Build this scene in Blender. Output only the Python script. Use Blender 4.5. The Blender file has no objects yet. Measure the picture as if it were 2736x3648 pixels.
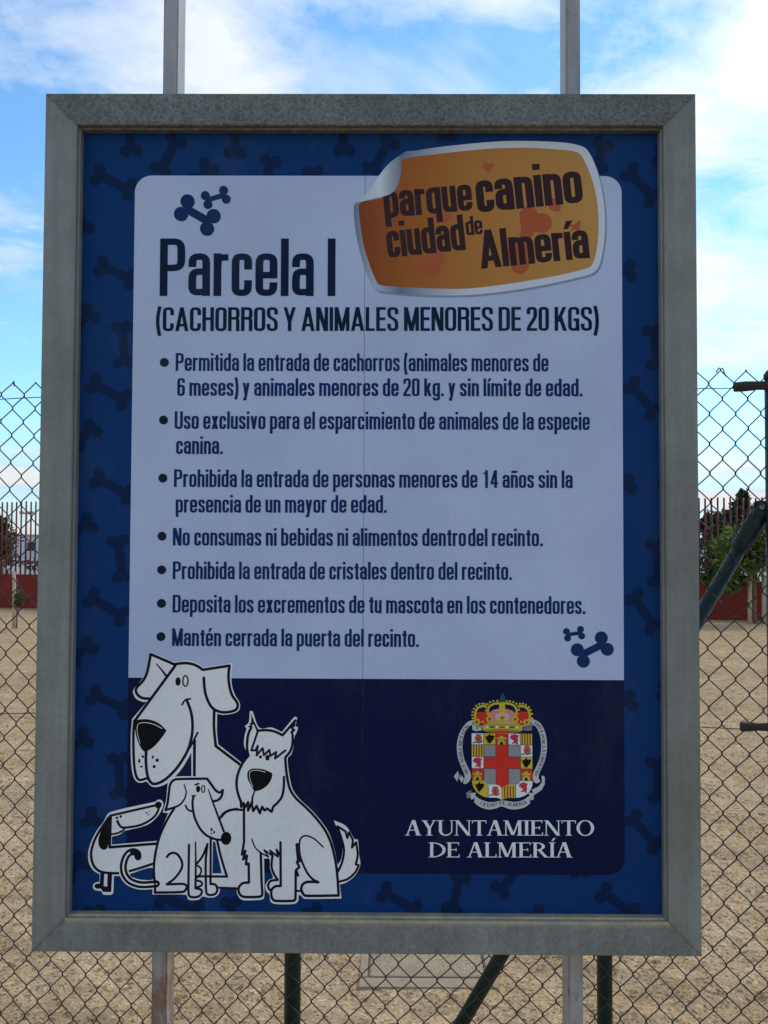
import bpy, bmesh, math, random
from mathutils import Vector, Matrix, noise
from mathutils.geometry import tessellate_polygon
R = math.radians
random.seed(7)
sc = bpy.context.scene
col = sc.collection

# ------------------------------------------------------------------ camera, sky, sun, exposure
EYE = 1.52                      # eye height above the sand
YAW, PITCH, ROLL = -0.0076, 0.0366, 0.0041
CAMX, CAMY = 0.0448, -1.8728
_fw = Vector((math.sin(YAW)*math.cos(PITCH), math.cos(YAW)*math.cos(PITCH), math.sin(PITCH)))
_r0 = Vector((math.cos(YAW), -math.sin(YAW), 0)); _u0 = _r0.cross(_fw)
_rt = _r0*math.cos(ROLL) + _u0*math.sin(ROLL); _up = -_r0*math.sin(ROLL) + _u0*math.cos(ROLL)
cam = bpy.data.cameras.new('camera'); cam_o = bpy.data.objects.new('camera', cam); col.objects.link(cam_o)
cam.sensor_fit = 'VERTICAL'; cam.sensor_height = 36.0; cam.lens = 36.0*3530/3648
cam.clip_start = 0.05; cam.clip_end = 3000
M = Matrix.Identity(4)
for i in range(3):
    M[i][0] = _rt[i]; M[i][1] = _up[i]; M[i][2] = -_fw[i]
M[0][3], M[1][3], M[2][3] = CAMX, CAMY, EYE
cam_o.matrix_world = M
sc.camera = cam_o

SUN_AZ, SUN_EL = 52.0, 40.0     # degrees right of the view direction (+Y), and above the horizon
sun_dir = Vector((math.sin(R(SUN_AZ))*math.cos(R(SUN_EL)), math.cos(R(SUN_AZ))*math.cos(R(SUN_EL)), math.sin(R(SUN_EL))))
world = bpy.data.worlds.new('World'); sc.world = world; world.use_nodes = True
wn, wl = world.node_tree.nodes, world.node_tree.links
wn.clear()
CLOUD_SEED, LOW_SEED = 10.4, 0.75
def W(t, **k):
    n = wn.new(t)
    for a, b in k.items(): setattr(n, a, b)
    return n
def wmath(op, a, b=None, clamp=False):
    n = W('ShaderNodeMath', operation=op, use_clamp=clamp)
    for i, v in enumerate((a, b)):
        if v is None: continue
        if isinstance(v, (int, float)): n.inputs[i].default_value = v
        else: wl.new(v, n.inputs[i])
    return n.outputs[0]
def wramp(f, stops, interp='EASE'):
    n = W('ShaderNodeValToRGB'); n.color_ramp.interpolation = interp
    e = n.color_ramp.elements
    while len(e) < len(stops): e.new(0.5)
    for k, (p, c) in enumerate(stops): e[k].position = p; e[k].color = (*c, 1) if len(c) == 3 else c
    wl.new(f, n.inputs[0]); return n.outputs[0]
def wmix(f, a, b, blend='MIX'):
    n = W('ShaderNodeMix', data_type='RGBA', blend_type=blend)
    for i, v in ((0, f), (6, a), (7, b)):
        if isinstance(v, (int, float)): n.inputs[i].default_value = v
        elif isinstance(v, tuple): n.inputs[i].default_value = (*v, 1)
        else: wl.new(v, n.inputs[i])
    return n.outputs[2]
sky = W('ShaderNodeTexSky', sky_type='NISHITA'); sky.sun_disc = False
sky.sun_elevation = R(SUN_EL); sky.sun_rotation = R(SUN_AZ); sky.air_density = 1.0; sky.dust_density = 0.25; sky.ozone_density = 2.0
tc = W('ShaderNodeTexCoord'); sep = W('ShaderNodeSeparateXYZ'); wl.new(tc.outputs['Generated'], sep.inputs[0])
zc = wmath('MAXIMUM', sep.outputs[2], 0.0)
den = wmath('ADD', zc, 0.20)
comb = W('ShaderNodeCombineXYZ')
wl.new(wmath('DIVIDE', sep.outputs[0], den), comb.inputs[0]); wl.new(wmath('DIVIDE', sep.outputs[1], den), comb.inputs[1])
comb.inputs[2].default_value = CLOUD_SEED
def wnoise(v, scale, detail, rough, dist=0.0):
    n = W('ShaderNodeTexNoise'); n.inputs['Scale'].default_value = scale; n.inputs['Detail'].default_value = detail
    n.inputs['Roughness'].default_value = rough; n.inputs['Distortion'].default_value = dist; wl.new(v, n.inputs['Vector']); return n.outputs[0]
big = wnoise(comb.outputs[0], 0.75, 3, 0.5)                 # where the cloud fields lie
puff = wnoise(comb.outputs[0], 3.2, 10, 0.62, 0.25)         # the broken texture inside them
veil = wnoise(comb.outputs[0], 1.6, 5, 0.6, 0.6)            # thin high veils
dot = W('ShaderNodeVectorMath', operation='DOT_PRODUCT'); wl.new(tc.outputs['Generated'], dot.inputs[0]); dot.inputs[1].default_value = sun_dir
glow = wmath('POWER', wmath('MAXIMUM', dot.outputs['Value'], 0.0), 5.0)     # cloud is brighter round the veiled sun
cov = wmath('ADD', wmath('MULTIPLY', big, 0.62), wmath('MULTIPLY', puff, 0.42))
mask = wramp(cov, [(0.51, (0, 0, 0)), (0.565, (0.5, 0.5, 0.5)), (0.635, (1, 1, 1))], 'LINEAR')
vm = wramp(veil, [(0.44, (0, 0, 0)), (0.72, (0.55, 0.55, 0.55))])
mask = wmath('MAXIMUM', mask, vm)
band = wramp(zc, [(0.0, (1, 1, 1)), (0.05, (0.95, 0.95, 0.95)), (0.14, (0, 0, 0))])   # low banks of cloud near the horizon
mp3 = W('ShaderNodeMapping'); mp3.inputs['Scale'].default_value = (1.2, 1.2, 11.0); mp3.inputs['Location'].default_value = (0, 0, LOW_SEED); wl.new(tc.outputs['Generated'], mp3.inputs[0])
n3 = wnoise(mp3.outputs[0], 2.6, 6, 0.5)
low = wmath('MULTIPLY', band, wramp(n3, [(0.40, (0.35,)*3), (0.58, (0.95,)*3)]))
CLOUD = 8.6
cl_hi = wmix(glow, (0.82*CLOUD, 0.90*CLOUD, 1.0*CLOUD), (1.55*CLOUD, 1.54*CLOUD, 1.52*CLOUD))
cl_lo = wmix(wramp(n3, [(0.44, (0, 0, 0)), (0.56, (1, 1, 1))]), (0.36*CLOUD, 0.52*CLOUD, 0.68*CLOUD), (0.84*CLOUD, 0.80*CLOUD, 0.80*CLOUD))
blue = wmix(1.0, sky.outputs[0], (1.16, 1.64, 1.86), 'MULTIPLY')
c1 = wmix(mask, blue, cl_hi)
c2 = wmix(low, c1, cl_lo)
bg = W('ShaderNodeBackground'); bg.inputs['Strength'].default_value = 0.10
wl.new(c2, bg.inputs['Color'])
wo = W('ShaderNodeOutputWorld'); wl.new(bg.outputs[0], wo.inputs['Surface'])

sun = bpy.data.lights.new('sun', 'SUN'); sun_o = bpy.data.objects.new('sun', sun); col.objects.link(sun_o)
sun.energy = 1.3; sun.angle = R(14); sun.color = (1.0, 0.93, 0.82)
sun_o.rotation_euler = (-sun_dir).to_track_quat('-Z', 'Y').to_euler()
sc.view_settings.view_transform = 'Standard'; sc.view_settings.look = 'None'
sc.view_settings.exposure = 0.25; sc.view_settings.gamma = 1.0; sc.view_settings.use_curve_mapping = False

# ------------------------------------------------------------------ helpers
def mat(name, color, rough=0.6, metal=0.0, spec=0.3):
    m = bpy.data.materials.new(name); m.use_nodes = True
    b = m.node_tree.nodes['Principled BSDF']
    b.inputs['Base Color'].default_value = (*color, 1); b.inputs['Roughness'].default_value = rough
    b.inputs['Metallic'].default_value = metal; b.inputs['Specular IOR Level'].default_value = spec
    return m
class N:
    """small node-building helper for one material"""
    def __init__(s, m): s.t = m.node_tree; s.n = s.t.nodes; s.l = s.t.links; s.b = s.n['Principled BSDF']
    def new(s, t, **k):
        n = s.n.new(t)
        for a, v in k.items(): setattr(n, a, v)
        return n
    def coord(s, kind='Object', scale=(1, 1, 1)):
        c = s.new('ShaderNodeTexCoord'); mp = s.new('ShaderNodeMapping'); mp.inputs['Scale'].default_value = scale
        s.l.new(c.outputs[kind], mp.inputs[0]); return mp.outputs[0]
    def noise(s, v, scale, detail=4, rough=0.55):
        n = s.new('ShaderNodeTexNoise'); n.inputs['Scale'].default_value = scale; n.inputs['Detail'].default_value = detail; n.inputs['Roughness'].default_value = rough
        s.l.new(v, n.inputs['Vector']); return n.outputs[0]
    def vor(s, v, scale, out='Color', rnd=1.0):
        n = s.new('ShaderNodeTexVoronoi'); n.inputs['Scale'].default_value = scale; n.inputs['Randomness'].default_value = rnd
        s.l.new(v, n.inputs['Vector']); return n.outputs[out]
    def ramp(s, f, stops, interp='LINEAR'):
        n = s.new('ShaderNodeValToRGB'); n.color_ramp.interpolation = interp; e = n.color_ramp.elements
        while len(e) < len(stops): e.new(0.5)
        for k, (p, c) in enumerate(stops): e[k].position = p; e[k].color = (*c, 1) if len(c) == 3 else (c[0], c[0], c[0], 1)
        s.l.new(f, n.inputs[0]); return n.outputs[0]
    def mix(s, f, a, b, blend='MIX'):
        n = s.new('ShaderNodeMix', data_type='RGBA', blend_type=blend)
        for i, v in ((0, f), (6, a), (7, b)):
            if isinstance(v, (int, float)): n.inputs[i].default_value = v
            elif isinstance(v, tuple): n.inputs[i].default_value = (*v, 1)
            else: s.l.new(v, n.inputs[i])
        return n.outputs[2]
    def bump(s, h, strength, dist):
        n = s.new('ShaderNodeBump'); n.inputs['Strength'].default_value = strength; n.inputs['Distance'].default_value = dist
        s.l.new(h, n.inputs['Height']); s.l.new(n.outputs[0], s.b.inputs['Normal'])
    def col(s, c): s.l.new(c, s.b.inputs['Base Color'])
    def rough(s, c): s.l.new(c, s.b.inputs['Roughness'])

def mesh_obj(name, verts, faces, mats, parent=None, midx=None, smooth=False):
    me = bpy.data.meshes.new(name); me.from_pydata([tuple(v) for v in verts], [], faces)
    for m in (mats if isinstance(mats, (list, tuple)) else [mats]): me.materials.append(m)
    if midx: me.polygons.foreach_set('material_index', midx)
    if smooth: me.polygons.foreach_set('use_smooth', [True]*len(me.polygons))
    me.update()
    o = bpy.data.objects.new(name, me); col.objects.link(o)
    if parent: o.parent = parent
    return o
def bm_obj(name, bm, m, parent=None, smooth=False):
    me = bpy.data.meshes.new(name); bmesh.ops.recalc_face_normals(bm, faces=bm.faces); bm.to_mesh(me); bm.free()
    me.materials.append(m)
    if smooth: me.polygons.foreach_set('use_smooth', [True]*len(me.polygons))
    o = bpy.data.objects.new(name, me); col.objects.link(o)
    if parent: o.parent = parent
    return o
def empty(name, loc=(0, 0, 0), rz=0.0):
    o = bpy.data.objects.new(name, None); col.objects.link(o); o.location = loc; o.rotation_euler = (0, 0, rz); o.empty_display_size = 0.2; return o
def tag(o, label=None, cat=None, group=None, kind=None):
    for k, v in (('label', label), ('category', cat), ('group', group), ('kind', kind)):
        if v: o[k] = v
    return o
def add_box(bm, x0, x1, y0, y1, z0, z1, bev=0.0):
    r = bmesh.ops.create_cube(bm, size=1.0); vs = r['verts']
    for v in vs: v.co = Vector((x0+(v.co.x+.5)*(x1-x0), y0+(v.co.y+.5)*(y1-y0), z0+(v.co.z+.5)*(z1-z0)))
    if bev:
        es = list({e for v in vs for e in v.link_edges}); bmesh.ops.bevel(bm, geom=es, offset=bev, segments=2, affect='EDGES')
def tube(bm, pts, rad, sides=10, caps=True):
    """tube along a polyline; rad a number or a list"""
    rings = []; n = len(pts); pts = [Vector(p) for p in pts]
    ref = None
    for i, p in enumerate(pts):
        t = (pts[min(i+1, n-1)]-pts[max(i-1, 0)]).normalized()
        if ref is None: ref = Vector((0, 0, 1)) if abs(t.z) < 0.9 else Vector((1, 0, 0))
        a = (ref - t*ref.dot(t)).normalized(); b = t.cross(a); ref = a
        r = rad[i] if isinstance(rad, (list, tuple)) else rad
        rings.append([bm.verts.new(p + (a*math.cos(2*math.pi*k/sides)+b*math.sin(2*math.pi*k/sides))*r) for k in range(sides)])
    for i in range(n-1):
        for k in range(sides):
            bm.faces.new((rings[i][k], rings[i][(k+1) % sides], rings[i+1][(k+1) % sides], rings[i+1][k]))
    if caps:
        bm.faces.new(rings[0][::-1]); bm.faces.new(rings[-1])

# ------------------------------------------------------------------ materials
def galvanized(name, dark, light, scale, ledge=False):
    m = mat(name, light, 0.52, 0.12, 0.4); n = N(m); v = n.coord()
    g = n.new('ShaderNodeSeparateColor'); n.l.new(n.vor(v, scale), g.inputs[0])
    spangle = n.mix(0.5, g.outputs[0], n.noise(v, scale*0.7, 6, 0.7))
    c = n.mix(n.ramp(spangle, [(0.22, (0,)), (0.78, (1,))]), dark, light)
    stain = n.ramp(n.noise(v, 3.0, 7, 0.68), [(0.32, (0.66, 0.65, 0.62)), (0.62, (1.06, 1.06, 1.06))])
    c = n.mix(1.0, c, stain, 'MULTIPLY')
    drip = n.ramp(n.noise(n.coord(scale=(38, 38, 2.2)), 1.0, 6, 0.65), [(0.40, (0.80, 0.79, 0.76)), (0.60, (1, 1, 1))])
    c = n.mix(0.7, c, drip, 'MULTIPLY')
    rust = n.ramp(n.noise(v, 12.0, 8, 0.72), [(0.64, (0,)), (0.74, (0.5,))])
    c = n.mix(rust, c, (0.17, 0.115, 0.065))
    spots = n.ramp(n.noise(v, 75.0, 4, 0.6), [(0.71, (0,)), (0.76, (0.7,))])
    c = n.mix(spots, c, (0.10, 0.08, 0.06))
    scratch = n.ramp(n.noise(n.coord(scale=(9, 9, 160)), 1.0, 4, 0.7), [(0.70, (0,)), (0.76, (0.35,))])
    c = n.mix(scratch, c, (0.42, 0.42, 0.40))
    if ledge:      # blown sand lodged along the inner edge of the bottom rail
        s_ = n.new('ShaderNodeSeparateXYZ'); n.l.new(v, s_.inputs[0])
        r_ = n.new('ShaderNodeMapRange'); n.l.new(s_.outputs[2], r_.inputs[0]); r_.inputs[1].default_value = SZ+SB-.011; r_.inputs[2].default_value = SZ+SB-.001
        k_ = n.new('ShaderNodeMath', operation='MULTIPLY'); n.l.new(r_.outputs[0], k_.inputs[0]); n.l.new(n.ramp(n.noise(v, 22, 6, 0.7), [(0.35, (0.25,)), (0.6, (1,))]), k_.inputs[1])
        c = n.mix(k_.outputs[0], c, (0.50, 0.37, 0.20))
    n.col(c); n.rough(n.ramp(spangle, [(0.2, (0.40,)), (0.8, (0.62,))])); n.bump(n.noise(v, 160, 4), 0.2, 0.0012)
    return m
SW, SH, SB, SD = 1.25, 1.629, 0.0628, 0.031     # sign frame: width, height, rail width, recess of the poster
SZ = EYE-0.7555                                  # underside of the frame above the sand
M_galv_top = galvanized('galvanised_spangled', (0.10, 0.10, 0.086), (0.235, 0.235, 0.205), 230)
M_galv_side = galvanized('galvanised_smooth', (0.235, 0.23, 0.202), (0.275, 0.27, 0.238), 200)
M_galv_low = galvanized('galvanised_dull', (0.19, 0.19, 0.172), (0.265, 0.265, 0.24), 200, True)
def painted_pole(name, z_hi, z_lo):
    m = mat(name, (0.42, 0.40, 0.385), 0.5, 0.0, 0.4); n = N(m); v = n.coord()
    base = n.mix(n.noise(v, 14, 5), (0.36, 0.345, 0.34), (0.47, 0.45, 0.435))
    dirt = n.ramp(n.noise(n.coord(scale=(30, 30, 3)), 1.0, 6, 0.6), [(0.35, (0.75, 0.72, 0.68)), (0.65, (1, 1, 1))])
    base = n.mix(1.0, base, dirt, 'MULTIPLY')
    rust = n.ramp(n.noise(n.coord(scale=(1, 1, .6)), 60, 8, 0.75), [(0.58, (0,)), (0.66, (1,))])
    s_ = n.new('ShaderNodeSeparateXYZ'); n.l.new(v, s_.inputs[0])      # splash zone near the ground rusts first
    r_ = n.new('ShaderNodeMapRange'); n.l.new(s_.outputs[2], r_.inputs[0]); r_.inputs[1].default_value = z_hi; r_.inputs[2].default_value = z_lo
    k_ = n.new('ShaderNodeMath', operation='MULTIPLY'); n.l.new(r_.outputs[0], k_.inputs[0]); n.l.new(n.ramp(n.noise(n.coord(scale=(22, 22, 9)), 1.0, 7, 0.7), [(0.42, (0,)), (0.56, (0.9,))]), k_.inputs[1])
    base = n.mix(k_.outputs[0], base, (0.23, 0.115, 0.05))
    n.col(n.mix(rust, base, (0.19, 0.085, 0.035))); n.bump(n.noise(v, 90, 5), 0.15, 0.002)
    return m
M_pole = painted_pole('weathered_pole_paint', 0.85, 0.2)
M_pole_rusty = painted_pole('rusting_pole_paint', 1.0, 0.68)
M_weld = mat('rusty_weld', (0.20, 0.15, 0.10), 0.8)
M_wire = mat('fence_wire', (0.032, 0.030, 0.030), 0.5, 0.3, 0.4)
def green_tube():
    m = mat('green_post_paint', (0.02, 0.055, 0.045), 0.5, 0.0, 0.3); n = N(m); v = n.coord()
    c = n.mix(n.noise(v, 18, 6), (0.006, 0.018, 0.014), (0.015, 0.034, 0.026))
    dirt = n.ramp(n.noise(v, 40, 6, 0.7), [(0.58, (0,)), (0.72, (0.6,))])
    n.col(n.mix(dirt, c, (0.10, 0.075, 0.05))); return m
M_post = green_tube()
def rusty():
    m = mat('rusty_bracket', (0.06, 0.045, 0.04), 0.8); n = N(m); v = n.coord()
    n.col(n.mix(n.noise(v, 70, 6, 0.7), (0.025, 0.023, 0.022), (0.075, 0.045, 0.032))); n.bump(n.noise(v, 150, 4), 0.4, 0.002); return m
M_rust = rusty()
M_rim = mat('dusty_iron_rim', (0.22, 0.15, 0.105), 1.0, 0.0, 0.0)
def sand():
    m = mat('coarse_sand', (0.40, 0.30, 0.18), 1.0, 0.0, 0.0); n = N(m); v = n.coord()
    big = n.mix(n.ramp(n.noise(v, 1.1, 6, 0.6), [(0.3, (0,)), (0.7, (1,))]), (0.47, 0.318, 0.172), (0.61, 0.435, 0.25))
    dark_patches = n.ramp(n.noise(v, 6.5, 5, 0.6), [(0.34, (0.78, 0.75, 0.72)), (0.55, (1, 1, 1))])  # noise-driven darker patches in the sand colour
    grit2 = n.new('ShaderNodeSeparateColor'); n.l.new(n.vor(v, 105), grit2.inputs[0])
    g2 = n.ramp(grit2.outputs[0], [(0.0, (0.42, 0.38, 0.34)), (0.14, (0.72, 0.68, 0.64)), (0.28, (0.98, 0.97, 0.96)), (0.8, (1.05, 1.04, 1.02)), (1.0, (1.45, 1.42, 1.36))])
    grit3 = n.new('ShaderNodeSeparateColor'); n.l.new(n.vor(v, 42), grit3.inputs[0])
    g3 = n.ramp(grit3.outputs[1], [(0.0, (0.55, 0.5, 0.46)), (0.06, (0.75, 0.72, 0.70)), (0.09, (1, 1, 1)), (0.93, (1, 1, 1)), (1.0, (1.25, 1.24, 1.22))])
    c = n.mix(1.0, n.mix(1.0, n.mix(1.0, big, dark_patches, 'MULTIPLY'), g2, 'MULTIPLY'), g3, 'MULTIPLY')
    n.col(c)
    h = n.mix(0.35, n.noise(v, 30, 5, 0.65), n.vor(v, 105, 'Distance')); n.bump(h, 0.7, 0.010)
    return m
M_sand = sand()
def plain_noise(name, a, b, scale, rough=0.85, bump=0.0):
    m = mat(name, a, rough, 0, 0.2); n = N(m); v = n.coord(); f = n.noise(v, scale, 6, 0.6); n.col(n.mix(n.ramp(f, [(0.3, (0,)), (0.7, (1,))]), a, b))
    if bump: n.bump(f, bump, 0.01)
    return m
M_redwall = plain_noise('red_render_wall', (0.20, 0.024, 0.014), (0.25, 0.034, 0.02), 2.5)
M_redbar = plain_noise('red_bar_paint', (0.16, 0.025, 0.02), (0.22, 0.04, 0.03), 5, 0.5)
M_pave = plain_noise('pale_pavement', (0.30, 0.28, 0.26), (0.42, 0.39, 0.36), 0.3)
M_concrete = plain_noise('sandy_concrete', (0.36, 0.255, 0.155), (0.47, 0.345, 0.22), 30, 0.95, 0.4)
M_bark = plain_noise('bark', (0.16, 0.11, 0.07), (0.30, 0.22, 0.14), 20, 0.9, 0.4)
M_stake = plain_noise('pale_wooden_stake', (0.42, 0.31, 0.19), (0.55, 0.42, 0.27), 14, 0.85, 0.2)
def leaf(name, a, b):
    m = mat(name, a, 0.55, 0, 0.3); n = N(m)
    oi = n.new('ShaderNodeNewGeometry'); c = n.mix(oi.outputs['Random Per Island'], a, b); n.col(c)
    tr_ = n.new('ShaderNodeBsdfTranslucent'); n.l.new(c, tr_.inputs['Color'])
    mx = n.new('ShaderNodeMixShader'); mx.inputs[0].default_value = 0.42
    n.l.new(n.b.outputs[0], mx.inputs[1]); n.l.new(tr_.outputs[0], mx.inputs[2]); n.l.new(mx.outputs[0], n.n['Material Output'].inputs['Surface'])
    return m
M_leaf_dark = leaf('dark_needles', (0.022, 0.034, 0.014), (0.065, 0.085, 0.035))
M_leaf_green = leaf('fresh_leaves', (0.08, 0.13, 0.02), (0.22, 0.27, 0.05))
M_leaf_mid = leaf('mid_leaves', (0.035, 0.06, 0.018), (0.11, 0.14, 0.035))
M_hedge = leaf('dusty_hedge_leaves', (0.06, 0.06, 0.04), (0.12, 0.115, 0.07))
M_white_wall = plain_noise('white_house_wall', (0.60, 0.58, 0.56), (0.72, 0.70, 0.67), 1.5)
M_steel = mat('grey_mast', (0.25, 0.27, 0.28), 0.5, 0.3)
M_glass_far = mat('dark_window', (0.03, 0.035, 0.045), 0.15)

# ------------------------------------------------------------------ ground
def axis(lims):
    out = []
    for a, b, s in lims:
        k = max(1, round((b-a)/s)); out += [a+(b-a)*i/k for i in range(k)]
    out.append(lims[-1][1]); return out
gx = axis([(-400, -60, 40), (-60, -16, 4), (-16, -4, .35), (-4, 4.0, .04), (4.0, 16, .35), (16, 60, 4), (60, 400, 40)])
gy = axis([(-60, -4, 6), (-4, 1.0, .25), (1.0, 4.6, .035), (4.6, 9, .10), (9, 30, .35), (30, 60, 5), (60, 900, 80)])
def ground_h(x, y):
    near = 1.0 if y < 9 else max(0.0, 1-(y-9)/9)
    if y > 19.0 or x < -15 or x > 15: return 0.0
    p = Vector((x, y*1.15, 0))
    h = noise.fractal(p*2.6, 1.0, 2.0, 3)*0.022 + noise.noise(p*5.0)*0.030 + noise.noise(p*11)*0.013
    h += noise.noise(p*0.5)*0.015
    e = max(abs(x-.19)-.24, abs(y-1.94)-.34, 0.0)       # trodden flat round the chamber lid
    return h*near*min(1.0, .12+e*5)
verts = [(x, y, ground_h(x, y)) for y in gy for x in gx]; nx = len(gx)
faces = [(j*nx+i, j*nx+i+1, (j+1)*nx+i+1, (j+1)*nx+i) for j in range(len(gy)-1) for i in range(nx-1)]
tag(mesh_obj('ground', verts, faces, M_sand, smooth=True), kind='structure')

# red perimeter wall: measured line of the wall foot on the sand
WA, WB = Vector((-9.2, 22.8, 0)), Vector((7.6, 19.7, 0)); WD = (WB-WA).normalized(); WN = Vector((-WD.y, WD.x, 0))
wang = math.atan2(WD.y, WD.x)
# paved street beyond the wall
pv = [WA+WD*s+WN*t for s, t in ((-60, .2), (90, .2), (90, 260), (-60, 260))]
pv = [(p.x, p.y, 0.012) for p in pv]
tag(mesh_obj('street_pavement', pv, [(0, 1, 2, 3)], M_pave), kind='structure')

fence = empty('red_perimeter_fence', (WA.x, WA.y, 0), wang)
tag(fence, 'dark red rendered wall topped with thin upright red bars behind the sand yard', 'fence')
bm = bmesh.new(); add_box(bm, -9, 28, -0.12, 0.12, -0.1, 0.835, 0.01); bm_obj('wall', bm, M_redwall, fence)
bm = bmesh.new(); tube(bm, [(0, 0, 0.81), (0, 0, 2.65)], 0.021, 8); bar0 = bm_obj('bar', bm, M_redbar, fence, True)
nb = 0
for i in range(-66, 212):
    o = bar0 if nb == 0 else bar0.copy()
    if nb: col.objects.link(o); o.parent = fence
    o.location = (i*0.131, random.uniform(-.006, .006), random.uniform(-.012, .012)); nb += 1

# ------------------------------------------------------------------ the photograph's rays, used to rectify the poster's artwork
F0, K1 = 3630.0, -0.1448
def ray(u, v):
    """pixel (full-size photo, barrel distortion removed) to a direction"""
    x, y = (u-1368)/F0, (v-1824)/F0; rd = math.hypot(x, y); r = rd
    for _ in range(8): r = rd/(1+K1*r*r)
    k = r/rd if rd > 1e-9 else 1.0
    return _fw + _rt*(x*k) - _up*(y*k)
def on_plane(u, v, y):
    d = ray(u, v); t = (y-CAMY)/d.y
    return CAMX+d.x*t, EYE+d.z*t

# ------------------------------------------------------------------ information sign
sign = empty('information_sign')
tag(sign, 'blue dog park rules sign in galvanised frame on two grey posts', 'sign')
def rail(name, length, m, place):
    prof = [(0, .055), (0, .003), (.0008, .0008), (.003, 0), (SB-.005, 0), (SB-.002, .0008), (SB-.0006, .003), (SB-.0004, .013), (SB+.0022, .0142), (SB+.003, .017), (SB+.003, .055)]
    vs, fs = [], []
    k = len(prof)
    for s in (-1, 1):
        for t, y in prof: vs.append(place(s*(length/2-t), y, t))
    for i in range(k):
        j = (i+1) % k; fs.append((i, j, k+j, k+i))
    fs += [tuple(range(k)), tuple(range(2*k-1, k-1, -1))]
    o = mesh_obj(name, vs, fs, m, sign)
    b = bmesh.new(); b.from_mesh(o.data); bmesh.ops.recalc_face_normals(b, faces=b.faces); b.to_mesh(o.data); b.free()
    return o
g = 0.0004
rail('frame_rail', SW, M_galv_top, lambda a, y, t: (a, y, SZ+SH-t))
rail('frame_rail', SW, M_galv_low, lambda a, y, t: (a, y, SZ+t))
rail('frame_rail', SH-2*g, M_galv_side, lambda a, y, t: (-SW/2+t, y+g, SZ+SH/2+a))
rail('frame_rail', SH-2*g, M_galv_side, lambda a, y, t: (SW/2-t, y+g, SZ+SH/2+a))
# weld beads on the four mitres
for sx in (-1, 1):
    for szz in (0, 1):
        pts = []
        for q in range(13):
            t = 0.004+q*(SB-.006)/12
            pts.append((sx*(SW/2-t)+random.uniform(-.0006, .0006), 0.0006, SZ+(SH-t if szz else t)+random.uniform(-.0006, .0006)))
        bm = bmesh.new(); tube(bm, pts, [random.uniform(.0010, .0026) for _ in pts], 6); bm_obj('weld_bead', bm, M_weld if szz == 0 else M_galv_top, sign, True)
for sx in (-1, 1):
    for t in (0.018, 0.050):
        bm = bmesh.new(); x_, z_ = sx*(SW/2-t-.004), SZ+SH-t+.004
        tube(bm, [(x_, .001, z_), (x_, -.0012, z_), (x_, -.0018, z_)], [.0032, .0032, .0018], 10); bm_obj('screw', bm, M_weld, sign, True)
# posts
for side, u0, u1 in (('l', 585, 637), ('r', 2013, 2064)):
    xa = on_plane(u0, 330, .058)[0]; xb = on_plane(u1, 330, .058)[0]
    bm = bmesh.new(); add_box(bm, xa, xb, .0555, .125, -0.15, 3.6, .003); bm_obj('post', bm, M_pole_rusty if side == 'l' else M_pole, sign)

def print_mat(name, c, rough=0.42):
    m = mat(name, c, 0.46, 0, 0.12); n = N(m); v = n.coord()
    f = n.ramp(n.noise(v, 4.0, 6, 0.62), [(0.3, (0.88, 0.89, 0.90)), (0.7, (1.05, 1.04, 1.03))])
    d = n.ramp(n.noise(v, 230, 2, 0.6), [(0.3, (0.93,)), (0.7, (1.05,))])
    cc = n.mix(1.0, n.mix(1.0, c, f, 'MULTIPLY'), d, 'MULTIPLY')
    # road dust wiped over the sheet and a few pale scuffs
    dust = n.ramp(n.noise(n.coord(scale=(1.0, 1.0, 0.5)), 9.0, 8, 0.7), [(0.52, (0,)), (0.80, (0.055,))])
    scuff = n.ramp(n.noise(n.coord(scale=(60, 60, 5)), 1.0, 5, 0.75), [(0.70, (0,)), (0.80, (0.05,))])
    cc = n.mix(dust, cc, (0.36, 0.32, 0.27)); cc = n.mix(scuff, cc, (0.5, 0.5, 0.5))
    n.col(cc); n.rough(n.ramp(n.noise(v, 6.0, 5), [(0.3, (0.38,)), (0.7, (0.56,))]))
    n.bump(n.noise(v, 2.2, 2), 0.25, 0.004); return m
P = {k: print_mat('print_'+k, c) for k, c in dict(
    border=(0.001, 0.035, 0.142), bone=(0.001, 0.0155, 0.062), box=(0.50, 0.55, 0.71), navy=(0.001, 0.006, 0.044),
    title=(0.002, 0.010, 0.042), text=(0.002, 0.019, 0.115), bullet=(0.008, 0.014, 0.03), bonedark=(0.005, 0.028, 0.11),
    cream=(0.87, 0.83, 0.78), ink=(0.010, 0.005, 0.020), black=(0.004, 0.004, 0.006), white=(0.82, 0.82, 0.80),
    sticker=(0.62, 0.62, 0.66), stickergrey=(0.22, 0.25, 0.32), spot=(0.46, 0.105, 0.035), brown=(0.040, 0.016, 0.016),
    red=(0.70, 0.035, 0.02), yellow=(0.70, 0.50, 0.03), grey=(0.32, 0.30, 0.29), gold=(0.62, 0.47, 0.05), green=(0.01, 0.11, 0.07),
    maroon=(0.36, 0.07, 0.03), pink=(0.72, 0.25, 0.24), pinkpale=(0.74, 0.45, 0.45), banner=(0.58, 0.56, 0.53), bannershade=(0.26, 0.25, 0.24), lion=(0.55, 0.04, 0.06), pom=(0.60, 0.12, 0.05)).items()}
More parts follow.
